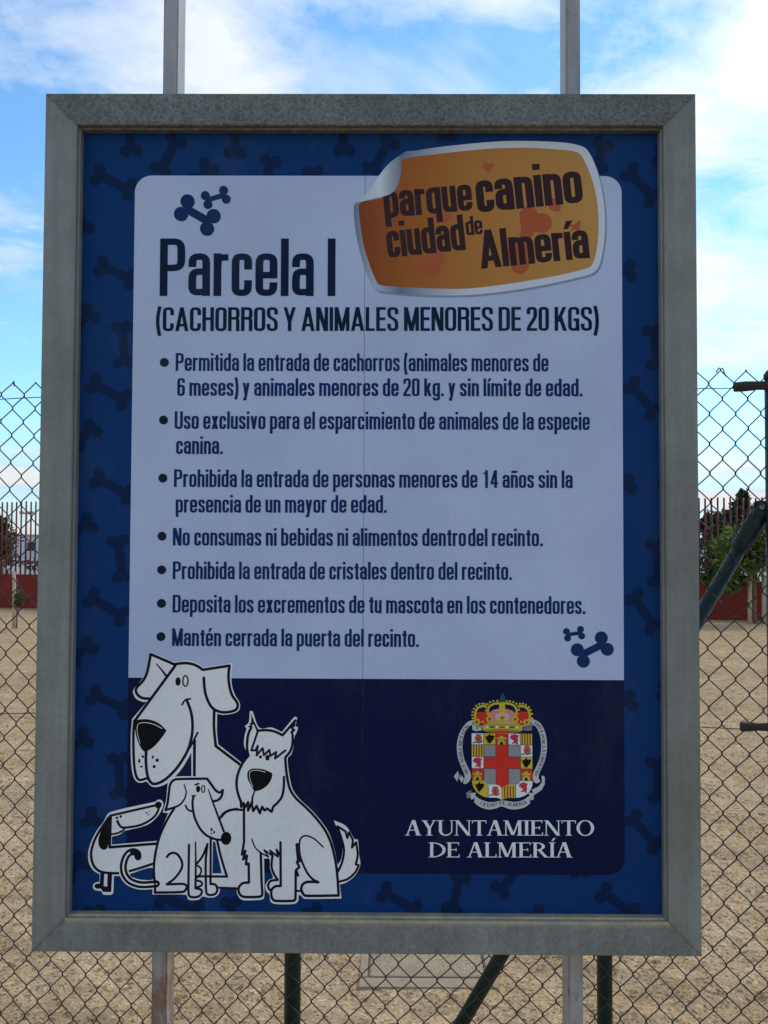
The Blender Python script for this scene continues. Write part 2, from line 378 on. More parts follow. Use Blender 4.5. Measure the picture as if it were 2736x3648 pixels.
def gradient_mat(name, stops, x0, x1):
    m = mat(name, (0.5, 0.3, 0.1), 0.5, 0, 0.10); n = N(m)
    c = n.new('ShaderNodeTexCoord'); s = n.new('ShaderNodeSeparateXYZ'); n.l.new(c.outputs['Object'], s.inputs[0])
    r = n.new('ShaderNodeMapRange'); n.l.new(s.outputs[0], r.inputs[0]); r.inputs[1].default_value = x0; r.inputs[2].default_value = x1
    n.col(n.ramp(r.outputs[0], stops)); return m

# two printed sheets butted at a vertical joint
XJ = on_plane(1293, 1900, SD)[0]
zt, zb = SZ+SH-SB+.02, SZ+SB-.02
panels = []
for xa, xb in ((-SW/2+SB-.02, XJ-.0004), (XJ+.0004, SW/2-SB+.02)):
    bm = bmesh.new(); add_box(bm, xa, xb, SD, SD+.004, zb, zt); panels.append(bm_obj('poster_panel', bm, P['border'], sign))
bm = bmesh.new(); add_box(bm, XJ-.02, XJ+.02, SD+.0045, SD+.008, zb, zt); bm_obj('joint_backing', bm, M_galv_low, sign)

class Print:
    """flat printed shapes; coordinates are photo pixels of a crop, rectified onto the poster plane"""
    def __init__(s, ox=0, oy=0, k=1.0, layer=1):
        s.v, s.f, s.mi, s.m = [], [], [], []; s.o = (ox, oy, k); s.base = layer*0.00022; s.c = 0; s.clip = None
    def at(s, ox, oy, k): s.o = (ox, oy, k); return s
    def pt(s, x, y):
        ox, oy, k = s.o; return on_plane(ox+x/k, oy+y/k, SD)
    def mat(s, k):
        m = P[k] if isinstance(k, str) else k
        if m not in s.m: s.m.append(m)
        return s.m.index(m)
    def raw(s, pts2, tris, k, lift=0):
        """pts2 already on the poster plane (x, z)"""
        s.c += 1; d = SD - s.base - lift*0.00012 - (s.c % 6)*0.000018
        b = len(s.v); s.v += [(x, d, z) for x, z in pts2]
        i = s.mat(k)
        for t in tris: s.f.append(tuple(b+q for q in t)); s.mi.append(i)
    def poly(s, pts, k, lift=0, smooth=True):
        pts = spline(pts, True) if smooth else [p[:2] for p in pts]
        w = [s.pt(*p) for p in pts]
        s.raw(w, tessellate_polygon([[Vector((a, b, 0)) for a, b in w]]), k, lift)
    def strip(s, left, right, k, lift=0):
        w = [s.pt(*p) for p in left]+[s.pt(*p) for p in right]; n = len(left)
        s.raw(w, [(i, i+1, n+i+1, n+i) for i in range(n-1)], k, lift)
    def disc(s, x, y, rx, k, ry=None, lift=0, n=22):
        ry = ry or rx
        s.poly([(x+rx*math.cos(2*math.pi*i/n), y+ry*math.sin(2*math.pi*i/n)) for i in range(n)], k, lift, False)
    def ring(s, x, y, rx, ry, w, k, lift=0, n=26):
        a = [(math.cos(2*math.pi*i/n), math.sin(2*math.pi*i/n)) for i in range(n+1)]
        s.strip([(x+rx*c, y+ry*q) for c, q in a], [(x+(rx-w)*c, y+(ry-w)*q) for c, q in a], k, lift)
    def line(s, pts, w, k='ink', lift=1, taper=None):
        if k == 'ink': w *= 1.22
        """brush stroke with round ends; third element 1 marks a sharp corner; taper = (start, end) factors"""
        segs, cur = [], []
        for i, p in enumerate(pts):
            cur.append(p[:2])
            if len(p) > 2 and 0 < i < len(pts)-1: segs.append(cur); cur = [p[:2]]
        segs.append(cur); ns = len(segs)
        for si, sg in enumerate(segs):
            q = spline(sg, False) if len(sg) > 2 else sg
            n = len(q); L, Rr = [], []
            f0, f1 = taper or (1, 1)
            for i, (x, y) in enumerate(q):
                xa, ya = q[max(i-1, 0)]; xb, yb = q[min(i+1, n-1)]
                d = math.hypot(xb-xa, yb-ya) or 1; nx_, ny_ = -(yb-ya)/d, (xb-xa)/d
                t = (si+i/(n-1))/ns; ww = w/2*(f0+(f1-f0)*t)
                L.append((x+nx_*ww, y+ny_*ww)); Rr.append((x-nx_*ww, y-ny_*ww))
            s.strip(L, Rr, k, lift)
            s.disc(*q[0], w/2*(f0+(f1-f0)*si/ns)+.01, k, lift=lift, n=12); s.disc(*q[-1], w/2*(f0+(f1-f0)*(si+1)/ns)+.01, k, lift=lift, n=12)
    def build(s, name, parent): return mesh_obj(name, s.v, s.f, s.m, parent, s.mi)
def spline(pts, closed, sub=5):
    n = len(pts); out = []
    P2 = [p[:2] for p in pts]; sh = [len(p) > 2 for p in pts]
    rng = range(n) if closed else range(n-1)
    for i in rng:
        a, b = P2[i], P2[(i+1) % n]
        pa = P2[i-1] if (closed or i > 0) else None; nb_ = P2[(i+2) % n] if (closed or i+2 < n) else None
        ta = ((b[0]-pa[0])/2, (b[1]-pa[1])/2) if pa and not sh[i] else (b[0]-a[0], b[1]-a[1])
        tb = ((nb_[0]-a[0])/2, (nb_[1]-a[1])/2) if nb_ and not sh[(i+1) % n] else (b[0]-a[0], b[1]-a[1])
        ln = math.hypot(b[0]-a[0], b[1]-a[1])
        for q, nrm in ((0, ta), (1, tb)):
            m_ = math.hypot(*nrm) or 1
            if m_ > ln*1.2:
                sc_ = ln*1.2/m_; nrm = (nrm[0]*sc_, nrm[1]*sc_)
            if q == 0: ta = nrm
            else: tb = nrm
        for k in range(sub):
            t = k/sub; h00 = 2*t**3-3*t**2+1; h10 = t**3-2*t**2+t; h01 = -2*t**3+3*t**2; h11 = t**3-t**2
            out.append((h00*a[0]+h10*ta[0]+h01*b[0]+h11*tb[0], h00*a[1]+h10*ta[1]+h01*b[1]+h11*tb[1]))
    if not closed: out.append(P2[-1])
    return out

# --- scattered bones on the blue border, and the four bones on the pale box
def bone(p, a, b, r, w, k, sep=1.0, lift=0):
    (ax, ay), (bx, by) = a, b; L = math.hypot(bx-ax, by-ay) or 1; dx, dy = (bx-ax)/L, (by-ay)/L; nx_, ny_ = -dy, dx
    p.poly([(ax+nx_*w/2, ay+ny_*w/2), (bx+nx_*w/2, by+ny_*w/2), (bx-nx_*w/2, by-ny_*w/2), (ax-nx_*w/2, ay-ny_*w/2)], k, lift, False)
    for (x, y) in (a, b):
        for s in (-1, 1): p.disc(x+s*nx_*r*sep, y+s*ny_*r*sep, r, k, lift=lift)
border_bones = [((318, 1361), (428, 1420)), ((349, 623), (458, 673)), ((353, 942), (458, 985)), ((328, 1703), (440, 1760)), ((309, 2133), (420, 2202)), ((322, 2482), (436, 2535)),
    ((314, 2912), (400, 2960)), ((300, 797), (240, 870)), ((313, 1108), (250, 1165)), ((316, 1519), (256, 1577)), ((303, 1862), (236, 1900)), ((308, 2305), (248, 2350)), ((298, 2634), (236, 2670)),
    ((300, 3060), (245, 3110)), ((423, 1156), (431, 1284)), ((403, 1929), (422, 2060)), ((413, 2708), (424, 2833)), ((468, 540), (464, 420)), ((629, 498), (571, 603)), ((742, 585), (700, 640)),
    ((835, 537), (833, 410)), ((960, 563), (940, 660)), ((1110, 600), (1120, 690)), ((1225, 527), (1220, 400)), ((1390, 493), (1327, 594)), ((1590, 478), (1588, 380)), ((2150, 511), (2130, 590)),
    ((2243, 610), (2329, 704)), ((2256, 955), (2180, 960)), ((2340, 1167), (2354, 1292)), ((2261, 1365), (2345, 1460)), ((2262, 1722), (2190, 1740)), ((2354, 1942), (2362, 2075)), ((2271, 2132), (2346, 2241)),
    ((2262, 2505), (2190, 2520)), ((2346, 2722), (2352, 2848)), ((2255, 2919), (2339, 3014)), ((1369, 3186), (1478, 3249)), ((1641, 3135), (1611, 3246)), ((1784, 3178), (1860, 3090)), ((1905, 3255), (1950, 3300)),
    ((2070, 3112), (2060, 3010)), ((2149, 3178), (2245, 3245)), ((577, 3195), (705, 3240)), ((822, 3215), (830, 3300)), ((1109, 3250), (1140, 3310)), ((345, 3232), (352, 3320)), ((2345, 560), (2420, 580)), ((2372, 925), (2440, 950)), ((2385, 1700), (2450, 1720)), ((2372, 2470), (2440, 2480))]
for a, b in border_bones:
    p = Print(layer=1); bone(p, a, b, 20.5, 32, 'bone', 0.98); p.build('bone_print', panels[0] if (a[0]+b[0])/2 < 1293 else panels[1])

# --- pale text box over navy block, one rounded rectangle
def rounded(x0, z0, x1, z1, radii, n=10):
    """radii for (x0,z1) (x1,z1) (x1,z0) (x0,z0)"""
    out = []
    for (cx, cz, sx, sz_), r, a0 in zip(((x0, z1, 1, -1), (x1, z1, -1, -1), (x1, z0, -1, 1), (x0, z0, 1, 1)), radii, (180, 90, 0, -90)):
        if r <= 0: out.append((cx, cz)); continue
        ox, oz = cx+sx*r, cz+sz_*r
        for i in range(n+1):
            a = R(a0-90*i/n); out.append((ox+r*math.cos(a), oz+r*math.sin(a)))
    return out
def flat(p, pts, k, lift=0): p.raw(pts, tessellate_polygon([[Vector((a, b, 0)) for a, b in pts]]), k, lift)
bx0 = sum(on_plane(u, v, SD)[0] for u, v in ((481, 700), (464, 1080), (445, 2000), (443, 2424)))/4
bx1 = sum(on_plane(u, v, SD)[0] for u, v in ((2217, 760), (2233, 1460), (2239, 2000), (2238, 2431)))/4
bz1 = sum(on_plane(u, v, SD)[1] for u, v in ((700, 619), (1300, 613)))/2
bzm = sum(on_plane(u, v, SD)[1] for u, v in ((445, 2424), (1294, 2432), (2238, 2431)))/3
bz0 = sum(on_plane(u, v, SD)[1] for u, v in ((1400, 3126), (2000, 3118)))/2
for pi, (xa, xb) in enumerate(((bx0, XJ-.0004), (XJ+.0004, bx1))):
    p = Print(layer=2); rr = 0.0325
    flat(p, rounded(xa, bzm, xb, bz1, (rr if pi == 0 else 0, rr if pi else 0, 0, 0)), 'box'); p.build('text_box_print', panels[pi])
    p = Print(layer=2); flat(p, rounded(xa, bz0, xb, bzm-.0002, (0, 0, rr if pi else 0, rr if pi == 0 else 0)), 'navy'); p.build('navy_block_print', panels[pi])

# --- condensed grotesque lettering drawn with an elliptical pen (cap height 100, x-height 74)
XH, DS = 74.0, -25.0
class Pen:
    def __init__(s, v, h): s.v, s.h, s.out = v, h, []
    def quad(s, *p): s.out.append((list(p), [tuple(range(len(p)))]))
    def stem(s, x, y0, y1): s.quad((x-s.v/2, y0), (x+s.v/2, y0), (x+s.v/2, y1), (x-s.v/2, y1))
    def bar(s, x0, x1, y): s.quad((x0, y-s.h/2), (x1, y-s.h/2), (x1, y+s.h/2), (x0, y+s.h/2))
    def diag(s, x0, y0, x1, y1, w=None):
        w = w or s.v*1.05; s.quad((x0-w/2, y0), (x0+w/2, y0), (x1+w/2, y1), (x1-w/2, y1))
    def path(s, pts, r=16, closed=False):
        n = len(pts); q = []
        for i, p in enumerate(pts):
            if not closed and i in (0, n-1): q.append(p); continue
            a, b = pts[i-1], pts[(i+1) % n]
            la, lb = math.hypot(a[0]-p[0], a[1]-p[1]), math.hypot(b[0]-p[0], b[1]-p[1])
            ra, rb = min(r, la/2 if (closed or i > 1) else la*.95), min(r*1.25, lb/2 if (closed or i < n-2) else lb*.95)
            ra = min(ra, r*1.25)
            A = (p[0]+(a[0]-p[0])*ra/la, p[1]+(a[1]-p[1])*ra/la); B = (p[0]+(b[0]-p[0])*rb/lb, p[1]+(b[1]-p[1])*rb/lb)
            for k in range(8):
                t = k/7; c = 0.80
                q.append(tuple((1-t)**3*A[j]+3*(1-t)**2*t*(A[j]+(p[j]-A[j])*c)+3*(1-t)*t*t*(B[j]+(p[j]-B[j])*c)+t**3*B[j] for j in (0, 1)))
        if closed: q.append(q[0])
        m = len(q); L, Rr = [], []
        for i, (x, y) in enumerate(q):
            xa, ya = q[i-1] if i > 0 else (q[-2] if closed else q[0]); xb, yb = q[i+1] if i < m-1 else (q[1] if closed else q[-1])
            d = math.hypot(xb-xa, yb-ya) or 1; nx_, ny_ = -(yb-ya)/d, (xb-xa)/d
            L.append((x+nx_*s.v/2, y+ny_*s.h/2)); Rr.append((x-nx_*s.v/2, y-ny_*s.h/2))
        s.out.append((L+Rr, [(i, i+1, m+i+1, m+i) for i in range(m-1)]))
def glyph(ch, v, h):
    """returns (shapes, width)"""
    g = Pen(v, h); X = XH
    def lim(w, H=X): return v/2, w-v/2, h/2, H-h/2
    acc = {'á': 'a', 'é': 'e', 'í': 'ı', 'ñ': 'n', 'i': 'ı'}
    if ch in acc:
        sh, w = glyph(acc[ch], v, h); g.out = sh; c = w/2
        if ch == 'i': g.quad((c-v/2, 86), (c+v/2, 86), (c+v/2, 100), (c-v/2, 100))
        elif ch == 'ñ': g.path([(c-15, 86), (c-8, 94), (c+8, 88), (c+15, 96)], 8)
        else: g.quad((c-v*.45, 81), (c+v*.25, 81), (c+v*1.1, 102), (c+v*.05, 102))
        return g.out, w
    if ch == 'ı' or ch == 'l' or ch == 'I':
        g.stem(v/2, 0, X if ch == 'ı' else 100); return g.out, v
    if ch in 'ocebdpqgahnmurst':
        w = dict(o=40, c=37, e=40, b=40, d=40, p=40, q=40, g=40, a=39.5, h=39, n=39, m=63, u=39, r=26.5, s=37, t=25)[ch]; w += (v-14)*1.3
        L, Rr, B, T = lim(w); r = (w-v)*.48
        if ch == 'o': g.path([(L, B), (Rr, B), (Rr, T), (L, T)], r, True)
        elif ch == 'c': g.path([(Rr, X*.62), (Rr, T), (L, T), (L, B), (Rr, B), (Rr, X*.37)], r)
        elif ch == 'e':
            g.path([(Rr, X*.46), (Rr, T), (L, T), (L, B), (Rr, B), (Rr, X*.32)], r); g.bar(L, Rr+v/2, X*.49)
        elif ch in 'bp':
            g.path([(L, T), (Rr, T), (Rr, B), (L, B)], r); g.stem(L, 0 if ch == 'b' else DS, 100 if ch == 'b' else X)
        elif ch in 'dqg':
            g.path([(Rr, T), (L, T), (L, B), (Rr, B)], r)
            if ch == 'g': g.path([(Rr, X), (Rr, DS+h/2), (L, DS+h/2), (L, DS+h*1.5)], r)
            else: g.stem(Rr, 0 if ch == 'd' else DS, 100 if ch == 'd' else X)
        elif ch == 'a':
            g.path([(L, X*.68), (L, T), (Rr, T), (Rr, 0)], r); g.path([(Rr, X*.57), (L, X*.57), (L, B), (Rr, B+2)], r)
        elif ch in 'hn':
            g.stem(L, 0, 100 if ch == 'h' else X); g.path([(L, T-2), (Rr, T), (Rr, 0)], r)
        elif ch == 'm':
            c = w/2; g.stem(L, 0, X); g.path([(L, T-2), (c, T), (c, 0)], r*.7); g.path([(c, T-2), (Rr, T), (Rr, 0)], r*.7)
        elif ch == 'u': g.stem(Rr, 0, X); g.path([(L, X), (L, B), (Rr, B+2)], r)
        elif ch == 'r': g.stem(L, 0, X); g.path([(L, X*.68), (L+1, T-2), (w, T-1)], r)
        elif ch == 's': g.path([(Rr, X*.69), (Rr, T), (L, T), (L, X*.60), (Rr, X*.42), (Rr, B), (L, B), (L, X*.31)], r)
        elif ch == 't': g.path([(v*.95, 91), (v*.95, B), (w, B)], r*.6); g.bar(0, w, X-h/2)
        return g.out, w
    if ch in 'vxyk':
        w = dict(v=38, x=38, y=38, k=40)[ch]+(v-14)
        if ch in 'vy':
            g.diag(v*.5, X, w/2, 0 if ch == 'v' else -2, v*.98); g.diag(w-v*.5, X, w/2 if ch == 'v' else w/2-7, 0 if ch == 'v' else DS, v*.98)
            if ch == 'y': g.bar(w/2-17, w/2-2, DS+h/2)
        elif ch == 'x': g.diag(v*.55, X, w-v*.55, 0, v*1.1); g.diag(w-v*.55, X, v*.55, 0, v*1.1)
        else: g.stem(v/2, 0, 100); g.diag(w-v*.7, X, v*1.0, X*.36, v*1.05); g.diag(v*1.4, X*.52, w-v*.55, 0, v*1.1)
        return g.out, w
    if ch == '.': g.quad((0, 0), (v, 0), (v, v*.98), (0, v*.98)); return g.out, v
    if ch in '()':
        w = 20; a = [(w-v*.42, 104), (v*.35, 68), (v*.35, 16), (w-v*.42, -20)]
        if ch == ')': a = [(w-x, y) for x, y in a]
        g.path(a, 40); return g.out, w
    w = dict(P=46, C=45, A=54, H=47, O=46, R=47, S=45, Y=50, N=49, M=61, L=37, E=39, D=46, K=49, G=46, U=46).get(ch, 42)+(v-14)
    L, Rr, B, T = lim(w, 100); r = (w-v)*.46
    if ch in 'P': g.stem(L, 0, 100); g.path([(L, T), (Rr, T), (Rr, 43+h/2), (L, 43+h/2)], r)
    elif ch == 'R': g.stem(L, 0, 100); g.path([(L, T), (Rr, T), (Rr, 48+h/2), (L, 48+h/2)], r); g.path([(L+8, 48+h/2), (Rr-.5, 48+h/2), (Rr-.5, 0)], r*.8)
    elif ch == 'C': g.path([(Rr, 67), (Rr, T), (L, T), (L, B), (Rr, B), (Rr, 33)], r)
    elif ch == 'G': g.path([(Rr, 68), (Rr, T), (L, T), (L, B), (Rr-1, B), (Rr-1, 50)], r); g.bar(w/2-1, w-1, 50-h/2+2); g.stem(Rr, 0, 26)
    elif ch in 'O0': g.path([(L, B), (Rr, B), (Rr, T), (L, T)], r, True)
    elif ch == 'D': g.stem(L, 0, 100); g.path([(L, T), (Rr, T), (Rr, B), (L, B)], r)
    elif ch == 'U': g.path([(L, 100), (L, B), (Rr, B), (Rr, 100)], r)
    elif ch == 'S': g.path([(Rr, 70), (Rr, T), (L, T), (L, 61), (Rr, 43), (Rr, B), (L, B), (L, 30)], r)
    elif ch == 'H': g.stem(L, 0, 100); g.stem(Rr, 0, 100); g.bar(L, Rr, 52)
    elif ch == 'E': g.stem(L, 0, 100); [g.bar(L, q, y) for q, y in ((w, B), (w-2, 51), (w, T))]
    elif ch == 'L': g.stem(L, 0, 100); g.bar(L, w, B)
    elif ch == 'N': g.stem(L, 0, 100); g.stem(Rr, 0, 100); g.diag(v*.62, 100, w-v*.62, 0, v*1.2)
    elif ch == 'M': g.stem(L, 0, 100); g.stem(Rr, 0, 100); g.diag(v*.55, 100, w/2, 0, v*1.05); g.diag(w-v*.55, 100, w/2, 0, v*1.05)
    elif ch == 'A': g.diag(v*.5, 0, w/2, 100, v*1.0); g.diag(w-v*.5, 0, w/2, 100, v*1.0); g.bar(w*.2, w*.8, 25)
    elif ch == 'Y': g.diag(v*.5, 100, w/2, 38, v); g.diag(w-v*.5, 100, w/2, 38, v); g.stem(w/2, 0, 42)
    elif ch == 'K': g.stem(L, 0, 100); g.diag(w-v*.6, 100, v*.9, 38, v*1.05); g.diag(v*1.5, 62, w-v*.5, 0, v*1.1)
    elif ch == '2': g.path([(L, 70), (L, T), (Rr, T), (Rr, 58), (L+1, 16), (L+1, 4)], r*.9); g.bar(0, w, B)
    elif ch == '6': g.path([(Rr, 74), (Rr, T), (L, T), (L, B), (Rr, B), (Rr, 56), (L, 56)], r)
    elif ch == '1': g.stem(w*.62, 0, 100); g.quad((w*.2, 76), (w*.62, 82), (w*.62, 96), (w*.45, 88), (w*.2, 86))
    elif ch == '4': g.stem(w*.68, 0, 100); g.bar(0, w, 26); g.diag(v*.45, 30, w*.62, 97, v*.9)
    return g.out, w
def text(p, s, a, b, cap, k, v=15.0, h=11.5, space=25.0, lift=1, track=5.6, xh=None):
    """set string s from photo point a to b on its baseline, cap height in photo pixels"""
    pen, items = 0.0, []
    last = len(s)-1
    for i, ch in enumerate(s):
        if ch == ' ': pen += space; continue
        if ch == '_': pen += 7; continue
        sh, w = glyph(ch, v, h); items.append((pen, sh)); pen += w + (track if i < last and s[i+1] not in ' ' else 1.5)
    pen -= 1.5
    (ax, ay), (bx, by) = p.pt(*a), p.pt(*b); L = math.hypot(bx-ax, by-ay); ux, uy = (bx-ax)/L, (by-ay)/L
    sx = L/pen
    q0 = p.pt(a[0], a[1]-cap); sy = math.hypot(q0[0]-ax, q0[1]-ay)/100
    for off, sh in items:
        for pts, tris in sh:
            p.raw([(ax+ux*(off+x)*sx-uy*y*sy, ay+uy*(off+x)*sx+ux*y*sy) for x, y in pts], tris, k, lift)
def lettering(s, a, b, cap, k, **kw):
    p = Print(layer=4); text(p, s, a, b, cap, k, **kw); return p.build('lettering', panels[0])
lettering('Parcela I', (558, 1044), (1191, 1039), 203, 'title', v=14.2, h=11.2, track=6.4, space=24)
lettering('(CACHORROS Y ANIMALES MENORES DE 20 KGS)', (545, 1170), (2144, 1168), 85, 'title', v=14.6, h=11.2, track=6, space=22)
rows = [('Permitida la entrada de cachorros (animales menores de', (612, 1312), (1966, 1313), (572, 1282)),
        ('6 meses) y animales menores de 20 kg. y sin límite de edad.', (617, 1402), (2089, 1404), None),
        ('Uso exclusivo para el esparcimiento de animales de la especie', (607, 1522), (2116, 1526), (567.5, 1490)),
        ('canina.', (612, 1613), (780, 1613), None),
        ('Prohibida la entrada de personas menores de 14 años sin la', (604, 1733), (2055, 1737), (564, 1701)),
        ('presencia de un mayor de edad.', (610, 1826), (1378, 1827), None),
        ('No consumas ni bebidas ni alimentos dentro_del recinto.', (600, 1946), (1947, 1949), (561, 1912)),
        ('Prohibida la entrada de cristales dentro del recinto.', (600, 2068), (1835, 2072), (560, 2034)),
        ('Deposita los excrementos de tu mascota en los contenedores.', (600, 2189), (2100, 2195), (560, 2156)),
        ('Mantén cerrada la puerta del recinto.', (599, 2310), (1495, 2317), (559, 2276))]
for s, a, b, bul in rows:
    lettering(s, a, b, 64, 'text', v=15.4, h=12.0, track=6.6)
    if bul:
        p = Print(layer=4); p.disc(*bul, 16.2, 'bullet'); p.build('bullet_mark', panels[0])
for (o, k, bones, pn) in (((440, 580), 2.074, [((438, 315), (628, 418), 53, 60), ((603, 256), (739, 216), 33.5, 36)], 0),
                          ((1980, 2200), 6.381, [((642, 925), (1192, 645), 150, 165), ((341, 450), (664, 398), 79, 85)], 1)):
    for a, b, r, w in bones:
        p = Print(*o, k, layer=4); bone(p, a, b, r, w, 'bonedark', 0.98); p.build('bone_print', panels[pn])

# --- peeling sticker with the park's name
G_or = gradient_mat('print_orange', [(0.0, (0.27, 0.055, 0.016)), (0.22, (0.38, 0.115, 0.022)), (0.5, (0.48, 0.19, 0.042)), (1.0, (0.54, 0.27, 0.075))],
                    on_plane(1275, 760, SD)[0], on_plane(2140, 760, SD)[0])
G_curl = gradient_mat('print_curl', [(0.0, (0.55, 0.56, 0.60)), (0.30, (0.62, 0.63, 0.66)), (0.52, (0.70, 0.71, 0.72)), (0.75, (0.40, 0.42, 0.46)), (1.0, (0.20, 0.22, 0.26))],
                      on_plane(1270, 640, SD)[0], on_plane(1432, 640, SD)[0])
G_edge = gradient_mat('print_sticker_edge', [(0.0, (0.16, 0.19, 0.27)), (0.09, (0.45, 0.47, 0.52)), (0.19, (0.16, 0.20, 0.28)), (0.34, (0.45, 0.47, 0.52)), (0.45, (0.62, 0.62, 0.65)), (1.0, (0.66, 0.66, 0.68))],
                      on_plane(1258, 700, SD)[0], on_plane(2160, 700, SD)[0])
st = Print(1230, 470, 1.7103, layer=4)
outer = [(345, 120), (440, 96), (560, 78), (800, 55), (1000, 45), (1200, 50), (1350, 62), (1432, 80), (1478, 108), (1522, 190), (1557, 290), (1581, 400), (1593, 520), (1591, 640), (1576, 745), (1557, 808), (1515, 845), (1400, 875), (1200, 915), (1000, 945), (800, 965), (600, 970), (400, 962), (265, 950), (200, 938), (160, 900), (115, 800), (75, 650), (55, 530), (50, 430), (62, 408, 1), (270, 360), (330, 280)]
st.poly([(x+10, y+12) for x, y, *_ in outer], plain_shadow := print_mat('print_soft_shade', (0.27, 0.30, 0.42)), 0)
st.poly(outer, G_edge, 1)
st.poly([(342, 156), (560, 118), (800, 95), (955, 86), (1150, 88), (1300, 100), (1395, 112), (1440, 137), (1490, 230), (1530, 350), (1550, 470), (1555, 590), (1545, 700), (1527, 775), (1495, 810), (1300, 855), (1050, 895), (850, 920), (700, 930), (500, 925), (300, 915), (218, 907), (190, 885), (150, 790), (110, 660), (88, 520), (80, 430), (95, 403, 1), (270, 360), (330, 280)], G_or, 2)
for x, y, r in ((600, 490, 42), (565, 505, 30), (640, 485, 18), (1127, 490, 56), (1210, 535, 60), (1285, 425, 38), (1300, 445, 24), (1078, 788, 55), (470, 780, 56), (545, 815, 43), (560, 735, 52)): st.disc(x, y, r, 'spot', lift=3)
st.poly([(1080, 500), (1180, 560), (1160, 600), (1130, 660), (1120, 760), (1030, 770), (1000, 740), (960, 690), (1040, 660), (1080, 590)], 'spot', 3)
st.poly([(840, 190), (860, 174), (885, 178), (905, 172), (905, 195), (880, 228), (852, 208)], 'spot', 3)
st.poly([(1375, 545), (1405, 548), (1430, 525), (1448, 530), (1438, 560), (1442, 592), (1410, 580), (1382, 590), (1392, 568)], 'spot', 3)
text(st, 'parque', (243, 500), (786, 453), 212, 'brown', v=19, h=14.5, track=3.5, lift=4)
text(st, 'canino', (815, 470), (1461, 415), 256, 'brown', v=19, h=14.5, track=3.5, lift=4)
text(st, 'ciudad', (262, 740), (744, 692), 216, 'brown', v=19, h=14.5, track=3.0, lift=4)
text(st, 'de', (746, 606), (849, 597), 114, 'brown', v=16, h=13, track=3.0, lift=4)
text(st, 'Almería', (838, 808), (1506, 750), 232, 'brown', v=18, h=14, track=3.0, lift=4)
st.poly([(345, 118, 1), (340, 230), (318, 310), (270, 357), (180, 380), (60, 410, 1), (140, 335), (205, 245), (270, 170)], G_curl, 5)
st.build('sticker_print', panels[1])

# --- four cartoon dogs
D1, D2, D3 = (280, 2300, 2.765), (280, 2750, 2.765), (780, 2500, 2.95)
hound = Print(*D1, layer=4)
hound.poly([(660, 82, 1), (780, 130), (910, 185), (1030, 170), (1130, 200), (1192, 242, 1), (1487, 203, 1), (1475, 330), (1482, 430), (1512, 520), (1550, 580), (1564, 630), (1545, 682), (1480, 708), (1400, 717), (1336, 706, 1), (1336, 880), (1350, 1008, 1), (1577, 1185, 1), (1640, 1300), (1640, 2395, 1), (1120, 2395, 1), (1090, 1316, 1), (1085, 1085, 1), (1000, 1232), (900, 1347), (820, 1397), (740, 1417), (690, 1402), (650, 1362), (600, 1372), (550, 1357), (515, 1292), (494, 1150), (488, 900), (498, 745, 1), (640, 580, 1), (590, 577), (530, 543), (503, 482), (518, 440), (580, 368), (620, 290), (640, 200)], 'cream')
hound.line([(905, 210), (672, 108, 1), (655, 210), (635, 300), (600, 370), (545, 430), (530, 465), (550, 510), (600, 542), (668, 549)], 23)
hound.line([(730, 205), (780, 262), (825, 322)], 19, taper=(.45, 1))
hound.line([(915, 225), (522, 768)], 23)
hound.line([(905, 212), (960, 203), (1030, 200), (1100, 215), (1150, 240), (1190, 268, 1), (1455, 229, 1), (1446, 330), (1456, 430), (1482, 520), (1530, 590), (1540, 630), (1520, 670), (1450, 690), (1380, 690), (1310, 665), (1260, 610), (1222, 520), (1206, 430), (1200, 347)], 23)
hound.line([(1306, 680), (1307, 850), (1326, 1025, 1), (1577, 1215)], 23)
hound.disc(945, 382, 26, 'black', 43, 1); hound.ring(1018, 377, 33, 60, 15, 'ink', 1)
hound.line([(988, 612), (1008, 577), (1035, 560), (1068, 556)], 15)
hound.line([(1035, 570), (1075, 680), (1092, 780), (1092, 880), (1080, 960), (1050, 1060), (1005, 1145), (940, 1240), (850, 1330), (780, 1373), (720, 1385), (680, 1355), (655, 1290), (641, 1180), (640, 1070)], 23)
hound.line([(1145, 890), (1110, 960), (1075, 1030), (1055, 1060)], 17, taper=(1, .8))
hound.line([(1115, 965), (1118, 1330)], 24); hound.line([(520, 765), (513, 900), (519, 1100), (530, 1230), (555, 1320), (590, 1345), (650, 1330)], 21)
hound.poly([(518, 762, 1), (600, 750), (680, 758), (765, 795), (838, 865, 1), (790, 938), (720, 1018), (640, 1068), (598, 1045), (556, 960), (532, 870)], 'black', 2)
hound.line([(580, 985), (556, 900), (549, 825), (568, 792), (630, 784), (715, 803), (790, 843)], 11, 'cream', 3, taper=(.4, .7))
for x, y, a, b in ((575, 1158, 11, 22), (610, 1117, 13, 13), (597, 1215, 15, 9), (707, 1123, 10, 18), (750, 1155, 17, 17), (722, 1217, 16, 16)): hound.disc(x, y, a, 'ink', b, 1)
hound.at(*D3).line([(-20, 1285), (40, 1205), (100, 1175), (170, 1163), (240, 1170)], 22); hound.line([(-60, 1962), (200, 1972)], 16, taper=(.7, 1))
hound.build('dog_print', panels[0])

